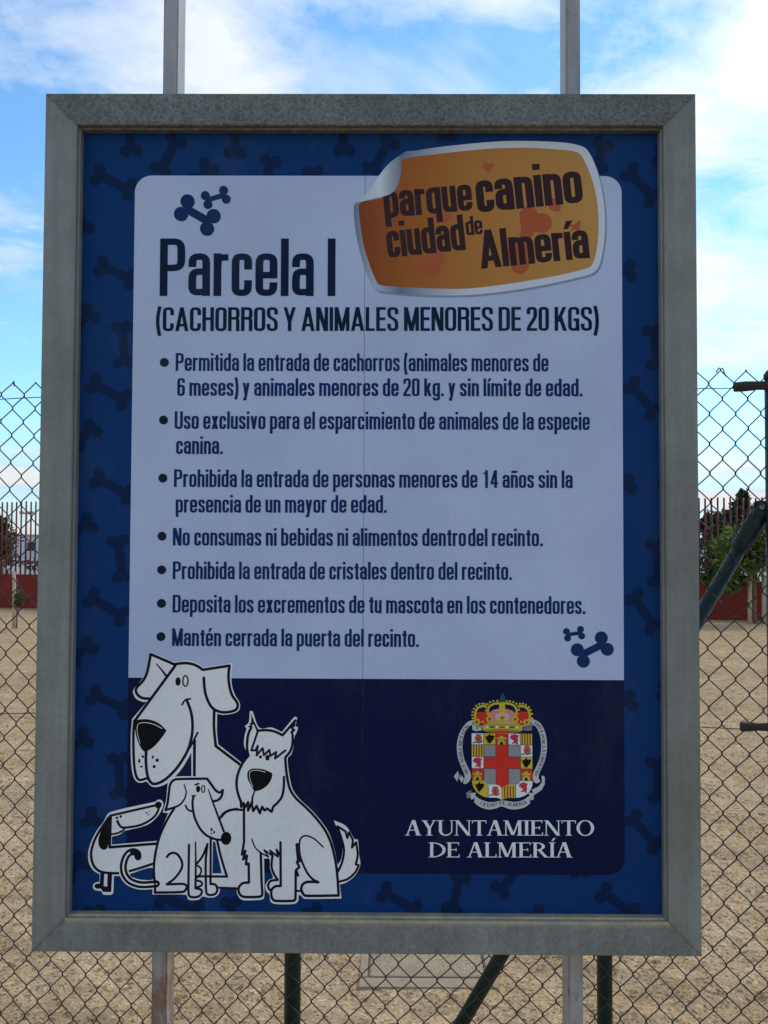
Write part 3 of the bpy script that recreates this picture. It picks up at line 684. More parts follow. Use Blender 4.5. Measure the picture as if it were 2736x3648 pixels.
dachs = Print(*D2, layer=5)
dachs.poly([(305, 405), (740, 313), (762, 296), (800, 300), (820, 345), (800, 400), (760, 460), (690, 522), (600, 556), (500, 576), (445, 590), (400, 622), (327, 640, 1), (327, 715, 1), (780, 690, 1), (780, 930, 1), (440, 1012), (356, 1012, 1), (356, 1165), (340, 1187), (262, 1184), (240, 1152), (180, 1140), (158, 1108), (172, 1075), (220, 1062, 1), (220, 992, 1), (160, 955), (115, 885), (103, 790), (130, 678), (180, 578), (240, 498)], 'cream')
dachs.line([(305, 438), (750, 347)], 19); dachs.disc(770, 345, 33, 'black', lift=2)
dachs.line([(775, 370), (768, 400), (740, 450), (680, 498), (600, 535), (520, 550), (430, 555), (395, 530), (378, 492)], 19); dachs.disc(377, 497, 14, 'ink', lift=1)
for x, y, r in ((370, 460, 13), (407, 448, 13), (655, 420, 8), (683, 404, 6), (675, 436, 7)): dachs.disc(x, y, r, 'ink', lift=2)
dachs.line([(305, 617), (370, 610), (430, 585), (447, 565)], 16); dachs.line([(310, 440), (308, 740, 1), (775, 716)], 22)
dachs.poly([(303, 440, 1), (262, 500), (222, 580), (198, 660), (205, 722), (240, 760), (280, 752), (296, 700), (302, 600)], 'black', 2)
dachs.line([(290, 455), (220, 560), (165, 660), (135, 760), (136, 840), (168, 920), (230, 968), (330, 985), (430, 985), (560, 958), (740, 905)], 20)
dachs.poly([(226, 975), (264, 975), (262, 1105), (296, 1110), (296, 985), (340, 985), (336, 1162), (258, 1160), (238, 1128), (190, 1126), (172, 1105), (182, 1082), (224, 1078)], 'ink', 2, False)
dachs.build('dog_print', panels[0])

pup = Print(*D2, layer=6)
tail = [(585, 838), (574, 803), (530, 788), (487, 808), (457, 860), (445, 930), (460, 1000), (505, 1058), (575, 1092), (650, 1104), (770, 1098)]
pup.line(tail[3:], 92, 'cream', 0)
pup.poly([(930, 74), (1250, 76, 1), (1305, 170), (1350, 222), (1405, 190), (1410, 260), (1360, 330), (1440, 600), (1500, 650), (1495, 720), (1440, 750), (1460, 1050), (1392, 1165), (1376, 1212), (1332, 1238), (1270, 1238), (1235, 1228), (1215, 1230), (1180, 1257), (1110, 1260), (1078, 1248), (1058, 1208), (733, 1197, 1), (733, 1060, 1), (722, 980), (735, 870), (756, 750), (790, 615), (832, 515), (868, 427, 1), (815, 418, 1), (845, 300), (853, 200), (868, 115)], 'cream', 1)
pup.poly([(515, 1003), (720, 945), (738, 1052), (640, 1056), (565, 1040)], 'border', 1)
pup.line(tail, 56, 'ink', 2); pup.line([(572, 790)]+tail[2:], 17, 'cream', 3); pup.line(tail[:3], 40, 'ink', 4)
pup.poly([(1312, 705, 1), (1335, 712, 1), (1352, 800), (1405, 1012, 1), (1312, 1012, 1)], 'border', 2, False)
pup.line([(842, 398), (860, 330), (872, 220), (880, 160), (905, 115), (950, 98), (1245, 98, 1), (1290, 160), (1330, 212), (1370, 234), (1402, 212, 1), (1390, 270), (1355, 308), (1305, 320)], 20, lift=3)
pup.line([(1260, 205), (1300, 315), (1418, 612)], 19, taper=(.5, 1), lift=3); pup.line([(1020, 152), (1041, 220), (1030, 280), (990, 340), (930, 370), (842, 396)], 19, taper=(.5, 1), lift=3)
pup.line([(930, 375), (860, 490), (800, 620), (770, 720), (750, 830), (741, 930), (746, 1030), (758, 1090, 1), (758, 1180, 1), (1030, 1180), (1062, 1150)], 20, lift=3)
pup.line([(865, 845), (890, 818), (930, 808), (972, 828), (1006, 880), (1016, 930), (1000, 980), (945, 1050), (870, 1105, 1), (1030, 1105), (1060, 1122), (1068, 1150)], 19, lift=3)
pup.line([(1078, 735), (1081, 1130), (1086, 1205), (1110, 1230), (1170, 1230), (1207, 1205), (1207, 1165), (1150, 1148)], 19, lift=3)
pup.line([(1141, 710), (1148, 920), (1150, 1148)], 19, taper=(.6, 1), lift=3)
pup.line([(1258, 730), (1245, 900), (1255, 1180), (1276, 1212), (1330, 1212), (1360, 1185), (1360, 1143), (1335, 1115), (1296, 1112, 1), (1290, 682)], 19, lift=3)
pup.line([(1254, 745), (1210, 850), (1155, 918)], 18, lift=3); pup.line([(1165, 935), (1198, 962), (1198, 1008), (1160, 1052)], 15, lift=3); pup.line([(1160, 1075), (1202, 1088), (1212, 1120), (1160, 1142)], 17, lift=3)
pup.line([(1165, 1036), (1455, 1044, 1), (1392, 850), (1352, 692)], 19, lift=3); pup.line([(1372, 495), (1410, 440), (1470, 408), (1540, 402), (1605, 408)], 19, lift=3); pup.line([(1370, 1148), (1560, 1158)], 17, lift=3)
pup.line([(1130, 156), (1162, 145)], 15, lift=3); pup.disc(1158, 197, 21, 'black', 33, 3); pup.ring(1208, 197, 22, 40, 12, 'ink', 3)
pup.line([(1102, 265), (1128, 262)], 14, lift=3); pup.line([(1113, 268), (1105, 330), (1115, 420), (1140, 500), (1190, 590), (1250, 648), (1330, 684), (1400, 694)], 19, lift=3); pup.line([(1037, 355), (1060, 395), (1105, 414)], 15, lift=3)
for x, y, a, b in ((1297, 592, 10, 18), (1322, 618, 9, 15), (1296, 631, 8, 8)): pup.disc(x, y, a, 'ink', b, 3)
pup.disc(1441, 679, 52, 'black', 63, 4)
pup.build('dog_print', panels[0])

scot = Print(*D3, layer=7)
scot.poly([(298, 138, 1), (326, 138, 1), (400, 313), (530, 313), (642, 360, 1), (772, 206), (802, 214), (788, 300), (812, 316), (800, 362), (775, 420), (766, 520), (742, 600), (706, 640), (720, 790), (756, 950), (830, 1058), (950, 1168), (1060, 1288), (1150, 1418), (1210, 1590), (1243, 1745, 1), (1280, 1690), (1295, 1580), (1270, 1450), (1200, 1288, 1), (1330, 1348), (1420, 1480), (1456, 1490), (1472, 1650), (1482, 1750), (1430, 1852), (1340, 1922), (1266, 1946, 1), (1286, 2087, 1), (900, 2087), (860, 2055), (832, 2048, 1), (830, 2105), (790, 2137), (600, 2137), (540, 2112), (527, 2040), (490, 2000), (485, 1940), (520, 1892), (562, 1868), (530, 1780), (522, 1680), (465, 1675, 1), (472, 2068), (430, 2092), (250, 2092), (200, 2052), (183, 1990), (180, 1700), (180, 1150), (150, 1060), (138, 900), (158, 790), (213, 680), (275, 600), (240, 500), (245, 400), (266, 320), (248, 298), (288, 255)], 'cream')
scot.poly([(312, 160), (345, 245), (392, 335), (372, 348), (338, 275), (322, 292), (332, 318), (270, 304), (308, 286), (292, 268), (314, 262)], 'ink', 1, False)
scot.line([(315, 310), (284, 380), (272, 480), (276, 560), (288, 606, 1), (230, 680), (187, 770), (166, 860), (171, 960), (200, 1055), (214, 1085)], 23)
scot.line([(385, 350), (318, 552, 1), (362, 552, 1), (386, 505, 1), (374, 605, 1), (438, 530, 1), (452, 605, 1), (510, 548, 1), (520, 612, 1), (582, 572, 1), (570, 640, 1), (680, 556)], 19)
scot.line([(382, 346), (470, 340), (560, 354), (650, 395, 1), (785, 240)], 23)
scot.poly([(790, 226), (728, 318), (748, 335), (730, 365), (752, 400), (772, 395), (762, 368), (790, 340), (762, 318), (785, 300)], 'ink', 1, False)
scot.line([(757, 398), (756, 480), (735, 560), (680, 630, 1), (690, 760), (714, 900), (742, 980), (800, 1060), (900, 1150), (1010, 1262), (1110, 1392), (1172, 1522), (1215, 1680), (1240, 1850), (1256, 2056, 1), (910, 2056), (872, 2022), (861, 1980), (880, 1937), (930, 1916), (1040, 1920)], 23)
scot.disc(415, 622, 17, 'black', lift=2); scot.disc(490, 630, 22, 'black', 31, 2)
scot.poly([(300, 758), (340, 742), (430, 748), (500, 772), (542, 800), (530, 862), (490, 920), (430, 962), (355, 984, 1), (318, 920), (283, 850), (278, 790)], 'black', 2)
scot.line([(338, 935), (306, 850), (303, 785), (335, 763), (400, 762), (470, 782)], 10, 'cream', 3, taper=(.5, .6))
scot.line([(355, 985), (336, 1040), (332, 1105)], 21, taper=(.6, 1))
scot.line([(212, 1080), (216, 1140, 1), (242, 1100, 1), (252, 1150, 1), (290, 1092, 1), (290, 1178, 1), (325, 1102, 1), (345, 1185, 1), (380, 1132, 1), (415, 1208, 1), (438, 1142, 1), (465, 1180, 1), (490, 1160, 1), (540, 1194, 1), (556, 1142, 1), (602, 1100), (646, 1040), (665, 950), (668, 832)], 22)
scot.line([(246, 1150), (252, 1500, 1), (232, 1630, 1), (268, 1592, 1), (246, 1680, 1), (284, 1642, 1), (276, 1730, 1), (304, 1725, 1), (310, 1915, 1), (250, 1920), (212, 1950), (201, 1990), (222, 2040), (270, 2060), (420, 2060), (451, 2040), (442, 1900), (430, 1622)], 22)
scot.line([(335, 1475), (368, 1556), (432, 1615), (510, 1657, 1), (464, 1585, 1), (560, 1652, 1), (526, 1592, 1), (612, 1658, 1), (596, 1585, 1), (636, 1642)], 20, taper=(.6, 1))
scot.line([(637, 1510), (640, 1700), (644, 1955, 1), (592, 1957), (552, 1988), (546, 2040), (562, 2088), (600, 2105), (780, 2105), (800, 2083), (801, 1800)], 22)
scot.line([(552, 1655), (545, 1750), (566, 1822), (612, 1892, 1), (540, 1902), (512, 1940), (520, 1980), (545, 2000)], 21)
scot.line([(1090, 1562), (1000, 1482), (920, 1446), (870, 1455), (840, 1500), (838, 1600), (862, 1700), (920, 1820), (980, 1888), (1040, 1920)], 21, taper=(.6, 1))
scot.line([(812, 1535), (828, 1690)], 30); scot.line([(845, 1702), (812, 1712, 1), (838, 1765, 1), (804, 1795, 1), (826, 1850)], 22); scot.line([(812, 2006), (870, 2006)], 18)
scot.line([(1240, 1350), (1290, 1500), (1310, 1600), (1290, 1720), (1243, 1820)], 21); scot.line([(1240, 1350), (1325, 1402, 1), (1345, 1470, 1), (1362, 1412, 1), (1404, 1490, 1), (1395, 1568, 1), (1438, 1515, 1), (1456, 1640), (1436, 1740, 1), (1466, 1750, 1), (1430, 1822), (1350, 1890), (1260, 1916)], 20)
scot.build('dog_print', panels[0])

# --- serif lettering (cap height 100)
def sglyph(ch):
    o = []; th, tn, sf, ov = 15.0, 5.5, 4.0, 8.0
    def q(*p): o.append((list(p), [tuple(range(len(p)))]))
    def rect(x0, y0, x1, y1): q((x0, y0), (x1, y0), (x1, y1), (x0, y1))
    def serif(c, y, w): rect(c-w/2, y, c+w/2, y+sf) if y < 50 else rect(c-w/2, y-sf, c+w/2, y)
    def stem(x, w=th, top=True, bot=True):
        rect(x, 0, x+w, 100)
        if bot: serif(x+w/2, 0, w+2*ov)
        if top: serif(x+w/2, 100, w+2*ov)
    def dg(x0, y0, x1, y1, w): q((x0-w/2, y0), (x0+w/2, y0), (x1+w/2, y1), (x1-w/2, y1))
    def arc(cx, cy, rx, ry, a0, a1, wx, wy, n=20):
        L, Rr = [], []
        for i in range(n+1):
            a = R(a0+(a1-a0)*i/n); c, s = math.cos(a), math.sin(a); L.append((cx+rx*c, cy+ry*s)); Rr.append((cx+(rx-wx)*c, cy+(ry-wy)*s))
        o.append((L+Rr, [(i, i+1, n+i+2, n+i+1) for i in range(n)]))
    if ch == 'Í':
        o2, w = sglyph('I'); o2.append(([(w/2-3, 108), (w/2+3, 108), (w/2+18, 130), (w/2+6, 130)], [(0, 1, 2, 3)])); return o2, w
    w = dict(A=80, Y=76, U=82, N=86, T=72, M=98, I=31, E=66, O=88, D=84, L=62, R=80, C=76, B=70, P=66)[ch]
    if ch == 'I': stem(ov)
    elif ch == 'T': stem(w/2-th/2, top=False); rect(2, 94, w-2, 100); rect(1, 80, 5, 100); rect(w-5, 80, w-1, 100)
    elif ch == 'L': stem(ov); rect(ov, 0, w-2, 5.5); rect(w-7, 0, w-2, 22)
    elif ch == 'E': stem(ov); rect(ov, 0, w-2, 5.5); rect(w-7, 0, w-2, 20); rect(ov, 94.5, w-5, 100); rect(w-9, 82, w-5, 100); rect(ov+th, 49, w-18, 54); rect(w-21, 42, w-17, 62)
    elif ch == 'O': arc(w/2, 50, w/2-1, 52, 0, 360, th, tn, 32)
    elif ch == 'C': arc(w/2+3, 50, w/2-2, 52, 38, 322, th, tn, 28); rect(w-8, 70, w-4, 98)
    elif ch == 'D': stem(ov); arc(ov+th-4, 50, w-ov-th+2, 50, -90, 90, th, tn)
    elif ch == 'P': stem(ov); arc(ov+th-2, 73, w-ov-th, 27, -90, 90, th, tn)
    elif ch == 'B': stem(ov); arc(ov+th-2, 76, w-ov-th-4, 24, -90, 90, th, tn); arc(ov+th-2, 27, w-ov-th, 27, -90, 90, th, tn)
    elif ch == 'R': stem(ov); arc(ov+th-2, 73, w-ov-th-16, 27, -90, 90, th, tn); dg(ov+th+12, 50, w-12, 0, th+2); serif(w-9, 0, 20)
    elif ch == 'U':
        rect(ov, 34, ov+th, 100); serif(ov+th/2, 100, th+2*ov); rect(w-ov-tn, 34, w-ov, 100); serif(w-ov-tn/2, 100, 20); arc(w/2, 34, w/2-ov, 36, 180, 270, th, 8); arc(w/2, 34, w/2-ov, 36, 270, 360, tn, 8)
    elif ch == 'N': rect(ov+2, 0, ov+2+tn, 100); serif(ov+4, 0, 22); rect(ov-7, 96, ov+8, 100); rect(w-ov-tn-2, 0, w-ov-2, 100); serif(w-ov-5, 100, 22); dg(ov+6, 100, w-ov-6, 0, th+3)
    elif ch == 'M': rect(ov+2, 0, ov+2+tn, 100); serif(ov+4, 0, 22); rect(0, 96, ov+8, 100); dg(ov+8, 100, w/2-2, 4, th+1); dg(w-ov-14, 100, w/2, 4, tn+2); rect(w-ov-th-2, 0, w-ov-2, 100); serif(w-ov-th/2-2, 0, th+14); rect(w-ov-6, 96, w, 100)
    elif ch == 'A': dg(10, 0, w/2-2, 101, tn+1.5); dg(w-15, 0, w/2+1, 101, th+3); rect(22, 33, w-24, 38); serif(11, 0, 24); serif(w-14, 0, 30)
    elif ch == 'Y': dg(13, 100, w/2, 46, th+2); dg(w-13, 100, w/2+2, 46, tn+2); rect(w/2-th/2, 0, w/2+th/2, 48); serif(w/2, 0, th+2*ov); serif(15, 100, 30); serif(w-13, 100, 24)
    return o, w
def stext(p, s, a, b, cap, k, lift=1, path=None, track=1.0, space=32):
    pen, items = 0.0, []
    for ch in s:
        if ch == ' ': pen += space; continue
        sh, w = sglyph(ch); items.append((pen, w, sh)); pen += w+track
    if path is None:
        (ax, ay), (bx, by) = p.pt(*a), p.pt(*b); L = math.hypot(bx-ax, by-ay); ux, uy = (bx-ax)/L, (by-ay)/L; sx = L/pen
        q0 = p.pt(a[0], a[1]-cap); sy = math.hypot(q0[0]-ax, q0[1]-ay)/100
        for off, w, sh in items:
            for pts, tris in sh: p.raw([(ax+ux*(off+x)*sx-uy*y*sy, ay+uy*(off+x)*sx+ux*y*sy) for x, y in pts], tris, k, lift)
    else:
        q = [p.pt(*c) for c in spline(path, False, 8)]; acc = [0]
        for i in range(1, len(q)): acc.append(acc[-1]+math.hypot(q[i][0]-q[i-1][0], q[i][1]-q[i-1][1]))
        sx = acc[-1]/pen; q0 = p.pt(path[0][0], path[0][1]-cap); z0 = p.pt(*path[0]); sy = math.hypot(q0[0]-z0[0], q0[1]-z0[1])/100
        for off, w, sh in items:
            d = (off+w/2)*sx; i = max(j for j in range(len(acc)-1) if acc[j] <= d); t = (d-acc[i])/(acc[i+1]-acc[i])
            cx, cy = (q[i][0]+(q[i+1][0]-q[i][0])*t, q[i][1]+(q[i+1][1]-q[i][1])*t)
            lo, hi = max(i-2, 0), min(i+3, len(q)-1); dx, dy = q[hi][0]-q[lo][0], q[hi][1]-q[lo][1]; m_ = math.hypot(dx, dy); ux, uy = dx/m_, dy/m_
            for pts, tris in sh: p.raw([(cx+ux*(x-w/2)*sx-uy*y*sy, cy+uy*(x-w/2)*sx+ux*y*sy) for x, y in pts], tris, k, lift)
for s, a, b, c in (('AYUNTAMIENTO', (1444, 2990), (2122, 2983), 53), ('DE ALMERÍA', (1528, 3066), (2043, 3060), 52)):
    p = Print(layer=4); stext(p, s, a, b, c, 'white'); p.build('lettering', panels[1])

# --- coat of arms
cr = Print(1600, 2460, 4.1475, layer=4)
def ribbon(pts, w, k='banner', lift=0): cr.line(pts, w, k, lift)
cr.poly([(395, 500), (310, 520), (230, 600), (165, 720), (135, 860), (138, 980), (160, 1090), (210, 1220), (250, 1330), (228, 1430), (270, 1440), (320, 1400), (345, 1330), (330, 1260), (285, 1170), (240, 1060), (220, 930), (225, 800), (260, 680), (320, 600), (392, 540)], 'banner')
cr.poly([(1235, 485), (1310, 490), (1390, 540), (1450, 650), (1480, 790), (1480, 930), (1450, 1080), (1400, 1200), (1360, 1290), (1355, 1350), (1375, 1395), (1330, 1422), (1285, 1405), (1268, 1350), (1275, 1270), (1320, 1180), (1370, 1060), (1395, 930), (1392, 800), (1370, 680), (1320, 590), (1250, 545)], 'banner')
cr.poly([(362, 535), (400, 530), (520, 600), (515, 650), (420, 662), (372, 645)], 'bannershade', 1, False); cr.poly([(362, 560), (500, 610), (515, 650), (420, 662), (372, 645)], 'banner', 2, False)
cr.poly([(1268, 520), (1230, 525), (1110, 600), (1120, 640), (1210, 650), (1262, 640)], 'bannershade', 1, False)
for pts, k in (([(85, 1335), (150, 1252), (158, 1300), (140, 1410)], 'banner'), ([(150, 1330), (170, 1300), (220, 1330), (160, 1360)], 'bannershade'), ([(160, 1355), (215, 1330), (240, 1370), (205, 1425)], 'banner'),
               ([(268, 1570), (360, 1525), (330, 1570), (330, 1645), (280, 1650)], 'bannershade'), ([(330, 1575), (415, 1570), (385, 1660), (340, 1670)], 'banner'),
               ([(1395, 1320), (1430, 1310), (1447, 1345), (1440, 1440), (1395, 1520), (1280, 1598), (1250, 1520), (1350, 1470), (1405, 1400)], 'banner'), ([(1190, 1560), (1275, 1570), (1275, 1660), (1230, 1672), (1215, 1600)], 'banner')): cr.poly(pts, k, 1, False)
cr.poly([(400, 1610, 1), (480, 1665), (600, 1705), (700, 1700), (800, 1680), (900, 1690), (1000, 1700), (1120, 1670), (1220, 1600, 1), (1220, 1720, 1), (1130, 1780), (1000, 1808), (900, 1800), (800, 1768), (700, 1800), (600, 1812), (480, 1780), (390, 1715, 1)], 'banner', 2)
def crest_text(s, path, cap): stext(cr, s, None, None, cap, 'black', 3, path)
crest_text('MUY NOBLE MUY LEAL', [(310, 1285), (250, 1150), (215, 1010), (207, 880), (230, 740), (280, 640), (335, 580)], 47)
crest_text('DIDA POR LA LIBERTAD', [(1290, 545), (1360, 610), (1395, 720), (1412, 850), (1408, 980), (1375, 1110), (1325, 1220), (1288, 1310)], 47)
crest_text('CIUDAD DE ALMERIA', [(470, 1742), (560, 1775), (650, 1775), (740, 1750), (830, 1742), (930, 1765), (1030, 1765), (1110, 1745), (1180, 1720)], 54)
crest_text('Y', [(410, 632), (465, 640)], 45); crest_text('DECI', [(1125, 625), (1190, 622), (1256, 612)], 36)
# shield cells
def cell(x0, y0, x1, y1, k): cr.poly([(x0, y0), (x1, y0), (x1, y1), (x0, y1)], k, 1, False)
def bars(x0, y0, x1, y1):
    cell(x0, y0, x1, y1, 'yellow'); w = (x1-x0)/9
    for i in range(4): cr.poly([(x0+w*(2*i+1), y0), (x0+w*(2*i+2), y0), (x0+w*(2*i+2), y1), (x0+w*(2*i+1), y1)], 'maroon', 2, False)
def icon(shape, cx, cy, k, sc_=1.0, lift=2): cr.poly([(cx+x*sc_, cy+y*sc_) for x, y in shape], k, lift, False)
EAGLE = [(-80, -55), (-50, -40), (-20, -55), (-8, -75), (12, -75), (14, -50), (50, -60), (78, -45), (60, -20), (62, 5), (40, 15), (35, 35), (18, 38), (22, 62), (8, 50), (2, 75), (-10, 52), (-35, 62), (-25, 38), (-45, 30), (-38, 5), (-62, 5), (-55, -20)]
LION = [(-70, -30), (-55, -60), (-20, -72), (10, -82), (40, -60), (65, -72), (58, -40), (45, -20), (50, 10), (42, 40), (52, 70), (20, 78), (15, 50), (-5, 62), (-45, 68), (-30, 48), (-12, 30), (-22, 5), (-50, 12), (-40, -12), (-68, -10)]
CASTLE = [(-68, 70), (-56, 55), (-56, -8), (-68, -15), (-68, -40), (-50, -40), (-50, -30), (-36, -30), (-36, -40), (-22, -40), (-22, -60), (22, -60), (22, -40), (36, -40), (36, -30), (50, -30), (50, -40), (68, -40), (68, -15), (56, -8), (56, 55), (68, 70)]
def eagle(x, y): icon(EAGLE, x, y, 'black', 1.0, 4)
def lion(x, y): icon(LION, x, y, 'lion'); cr.line([(x+28, y+55), (x+48, y+20), (x+40, y-20)], 9, 'lion', 2)
def castle(x, y):
    icon(CASTLE, x, y, 'gold'); cr.disc(x, y+50, 22, 'black', 26, 3); [cr.disc(x+s*40, y+10, 7, 'black', 9, 3) for s in (-1, 1)]; cr.line([(x-62, y-6), (x+62, y-6)], 5, 'black', 3)
def pom(x, y):
    cr.disc(x+12, y-8, 55, 'pom', 58, 2); cr.disc(x+12, y-4, 17, 'maroon', 36, 3); icon([(-30, -72), (52, -72), (42, -52), (-18, -52)], x, y, 'navy'); cr.line([(x-70, y+58), (x-20, y+45), (x+20, y+55), (x+70, y+35)], 17, 'green', 2)
xs, ys = (358, 537, 718, 905, 1085, 1262), (695, 862, 1038, 1213, 1388)
cr.poly([(358, 695), (1262, 695), (1262, 1392), (358, 1392)], 'white', 0, False)
cr.poly([(358, 1386, 1), (1262, 1386, 1), (1255, 1460), (1225, 1530), (1170, 1590), (1080, 1630), (1000, 1640), (880, 1642), (805, 1672, 1), (730, 1642), (600, 1640), (520, 1620), (440, 1570), (385, 1500), (362, 1430)], 'white', 0)
cr.poly([(358, 1388, 1), (537, 1388, 1), (545, 1430, 1), (600, 1450, 1), (600, 1640, 1), (520, 1620), (440, 1570), (385, 1500), (362, 1430)], 'yellow', 2)
cell(xs[1], ys[0], xs[2], ys[1], 'yellow'); cell(xs[2], ys[0], xs[3], ys[1], 'red'); bars(xs[4], ys[0], xs[5], ys[1]); bars(xs[0], ys[1], xs[1], ys[2])
cell(xs[0], ys[3], xs[1], ys[4], 'red'); cell(xs[4], ys[3], xs[5], ys[4], 'red'); cell(xs[4], ys[2], xs[5], ys[3], 'yellow'); 
cr.poly([(805, 1500), (850, 1460), (905, 1446), (1010, 1446), (1010, 1638), (880, 1642), (825, 1660), (805, 1672)], 'yellow', 2, False)
for x in (835, 878, 920, 965): cr.poly([(x, 1470), (x+21, 1460), (x+21, 1640), (x, 1648)], 'maroon', 3, False)
cr.poly([(537, 862, 1), (1085, 862, 1), (1085, 1380, 1), (1060, 1430), (1010, 1446), (905, 1448, 1), (850, 1460), (805, 1500, 1), (760, 1462), (718, 1448, 1), (610, 1446), (555, 1425), (537, 1380, 1)], 'grey', 3)
cr.poly([(718, 862), (905, 862), (905, 1038), (1085, 1038), (1085, 1213), (905, 1213), (905, 1448), (850, 1460), (805, 1500), (760, 1462), (718, 1448), (718, 1213), (537, 1213), (537, 1038), (718, 1038)], 'red', 4, False)
for a, b in (((537, 862), (1085, 862)), ((537, 1038), (718, 1038)), ((905, 1038), (1085, 1038)), ((537, 1213), (718, 1213)), ((905, 1213), (1085, 1213)), ((537, 695), (537, 1385)), ((1085, 695), (1085, 1385)), ((718, 695), (718, 1038)), ((905, 695), (905, 1038)), ((718, 1213), (718, 1446)), ((905, 1213), (905, 1446)), ((358, 862), (537, 862)), ((358, 1038), (537, 1038)), ((358, 1213), (537, 1213)), ((358, 1388), (537, 1388)), ((1085, 862), (1262, 862)), ((1085, 1038), (1262, 1038)), ((1085, 1213), (1262, 1213)), ((1085, 1388), (1262, 1388)), ((600, 1450), (600, 1640)), ((1010, 1446), (1010, 1640)), ((805, 1500), (805, 1670))): cr.line([a, b], 6, 'navy', 5)
for x, y in ((447, 780), (1175, 945), (695, 1550)): pom(x, y)
for x, y in ((628, 780), (1172, 1130), (470, 1490)): eagle(x, y)
for x, y in ((805, 790), (440, 1315), (1168, 1315)): castle(x, y)
for x, y in ((1000, 780), (445, 1128), (1128, 1490)): lion(x, y)
# crown
cr.poly([(400, 480), (420, 380), (470, 310), (560, 285), (640, 260), (720, 235), (820, 225), (910, 235), (1000, 260), (1080, 285), (1160, 300), (1215, 370), (1235, 480), (1150, 560), (820, 600), (490, 560)], 'navy', 2)
cr.poly([(425, 395), (500, 378), (575, 380), (600, 420), (590, 560), (500, 560), (440, 500)], 'red', 3); cr.poly([(1210, 385), (1140, 365), (1075, 370), (1040, 420), (1050, 560), (1140, 560), (1200, 490)], 'red', 3)
cr.poly([(640, 380), (700, 340), (820, 322), (930, 340), (1000, 380), (1010, 430), (960, 540), (820, 560), (690, 540), (630, 440)], 'pink', 3); cr.disc(820, 450, 110, 'pinkpale', 70, 4)
cr.line([(410, 500), (412, 400), (450, 320), (510, 292), (570, 288)], 32, 'yellow', 5); cr.line([(1228, 490), (1230, 400), (1195, 325), (1140, 290), (1065, 288)], 32, 'yellow', 5)
cr.line([(625, 420), (605, 370), (615, 310), (670, 265), (740, 248), (900, 248), (980, 270), (1025, 315), (1035, 370), (1015, 425)], 30, 'yellow', 5)
for pts in ([(375, 470), (368, 400), (395, 330), (450, 270), (520, 252), (575, 262)], [(595, 400), (570, 330), (600, 260), (660, 220), (745, 210)], [(890, 212), (960, 218), (1030, 250), (1070, 310), (1045, 400)], [(1085, 250), (1150, 255), (1215, 300), (1255, 370), (1265, 465)]):
    q = spline(pts, False, 3)
    for x, y in q[::2]: cr.disc(x, y, 16, 'yellow', lift=6, n=10)
cr.poly([(775, 235), (860, 235), (862, 380), (820, 405), (772, 380)], 'yellow', 6, False); cr.line([(818, 250), (818, 365)], 22, 'gold', 7)
cr.poly([(775, 225), (870, 225), (862, 170), (848, 130), (835, 88), (812, 88), (800, 130), (785, 170)], 'green', 7, False)
cr.poly([(410, 500), (500, 580), (620, 530), (820, 520), (1020, 530), (1130, 570), (1225, 500), (1205, 545), (1115, 600), (1110, 650), (1000, 680), (820, 695), (640, 680), (535, 650), (520, 600), (430, 560)], 'gold', 6)
cr.line([(560, 655), (680, 640), (820, 634), (960, 640), (1080, 655)], 7, 'navy', 7); cr.line([(530, 575), (680, 562), (820, 558), (960, 562), (1105, 572)], 7, 'maroon', 7)
cr.poly([(590, 662), (820, 650), (1050, 662), (960, 682), (820, 690), (680, 682)], 'red', 7)
for x, k in ((665, 'green'), (815, 'red'), (965, 'green')): cr.poly([(x-36, 585), (x+36, 585), (x+36, 612), (x-36, 612)], k, 7, False)
for x in (590, 738, 888, 1040): cr.disc(x, 600, 17, 'white', lift=7)
for x, y in ((437, 525), (627, 480), (818, 462), (1012, 480), (1185, 525)):
    for i in range(6): cr.disc(x+33*math.cos(i*1.047), y+33*math.sin(i*1.047), 22, 'gold', lift=7, n=10)
    cr.disc(x, y, 23, 'red', lift=8)
for x, y in ((528, 522), (722, 488), (915, 485), (1100, 518)): cr.disc(x, y, 17, 'yellow', lift=7, n=12)
cr.build('coat_of_arms_print', panels[1])

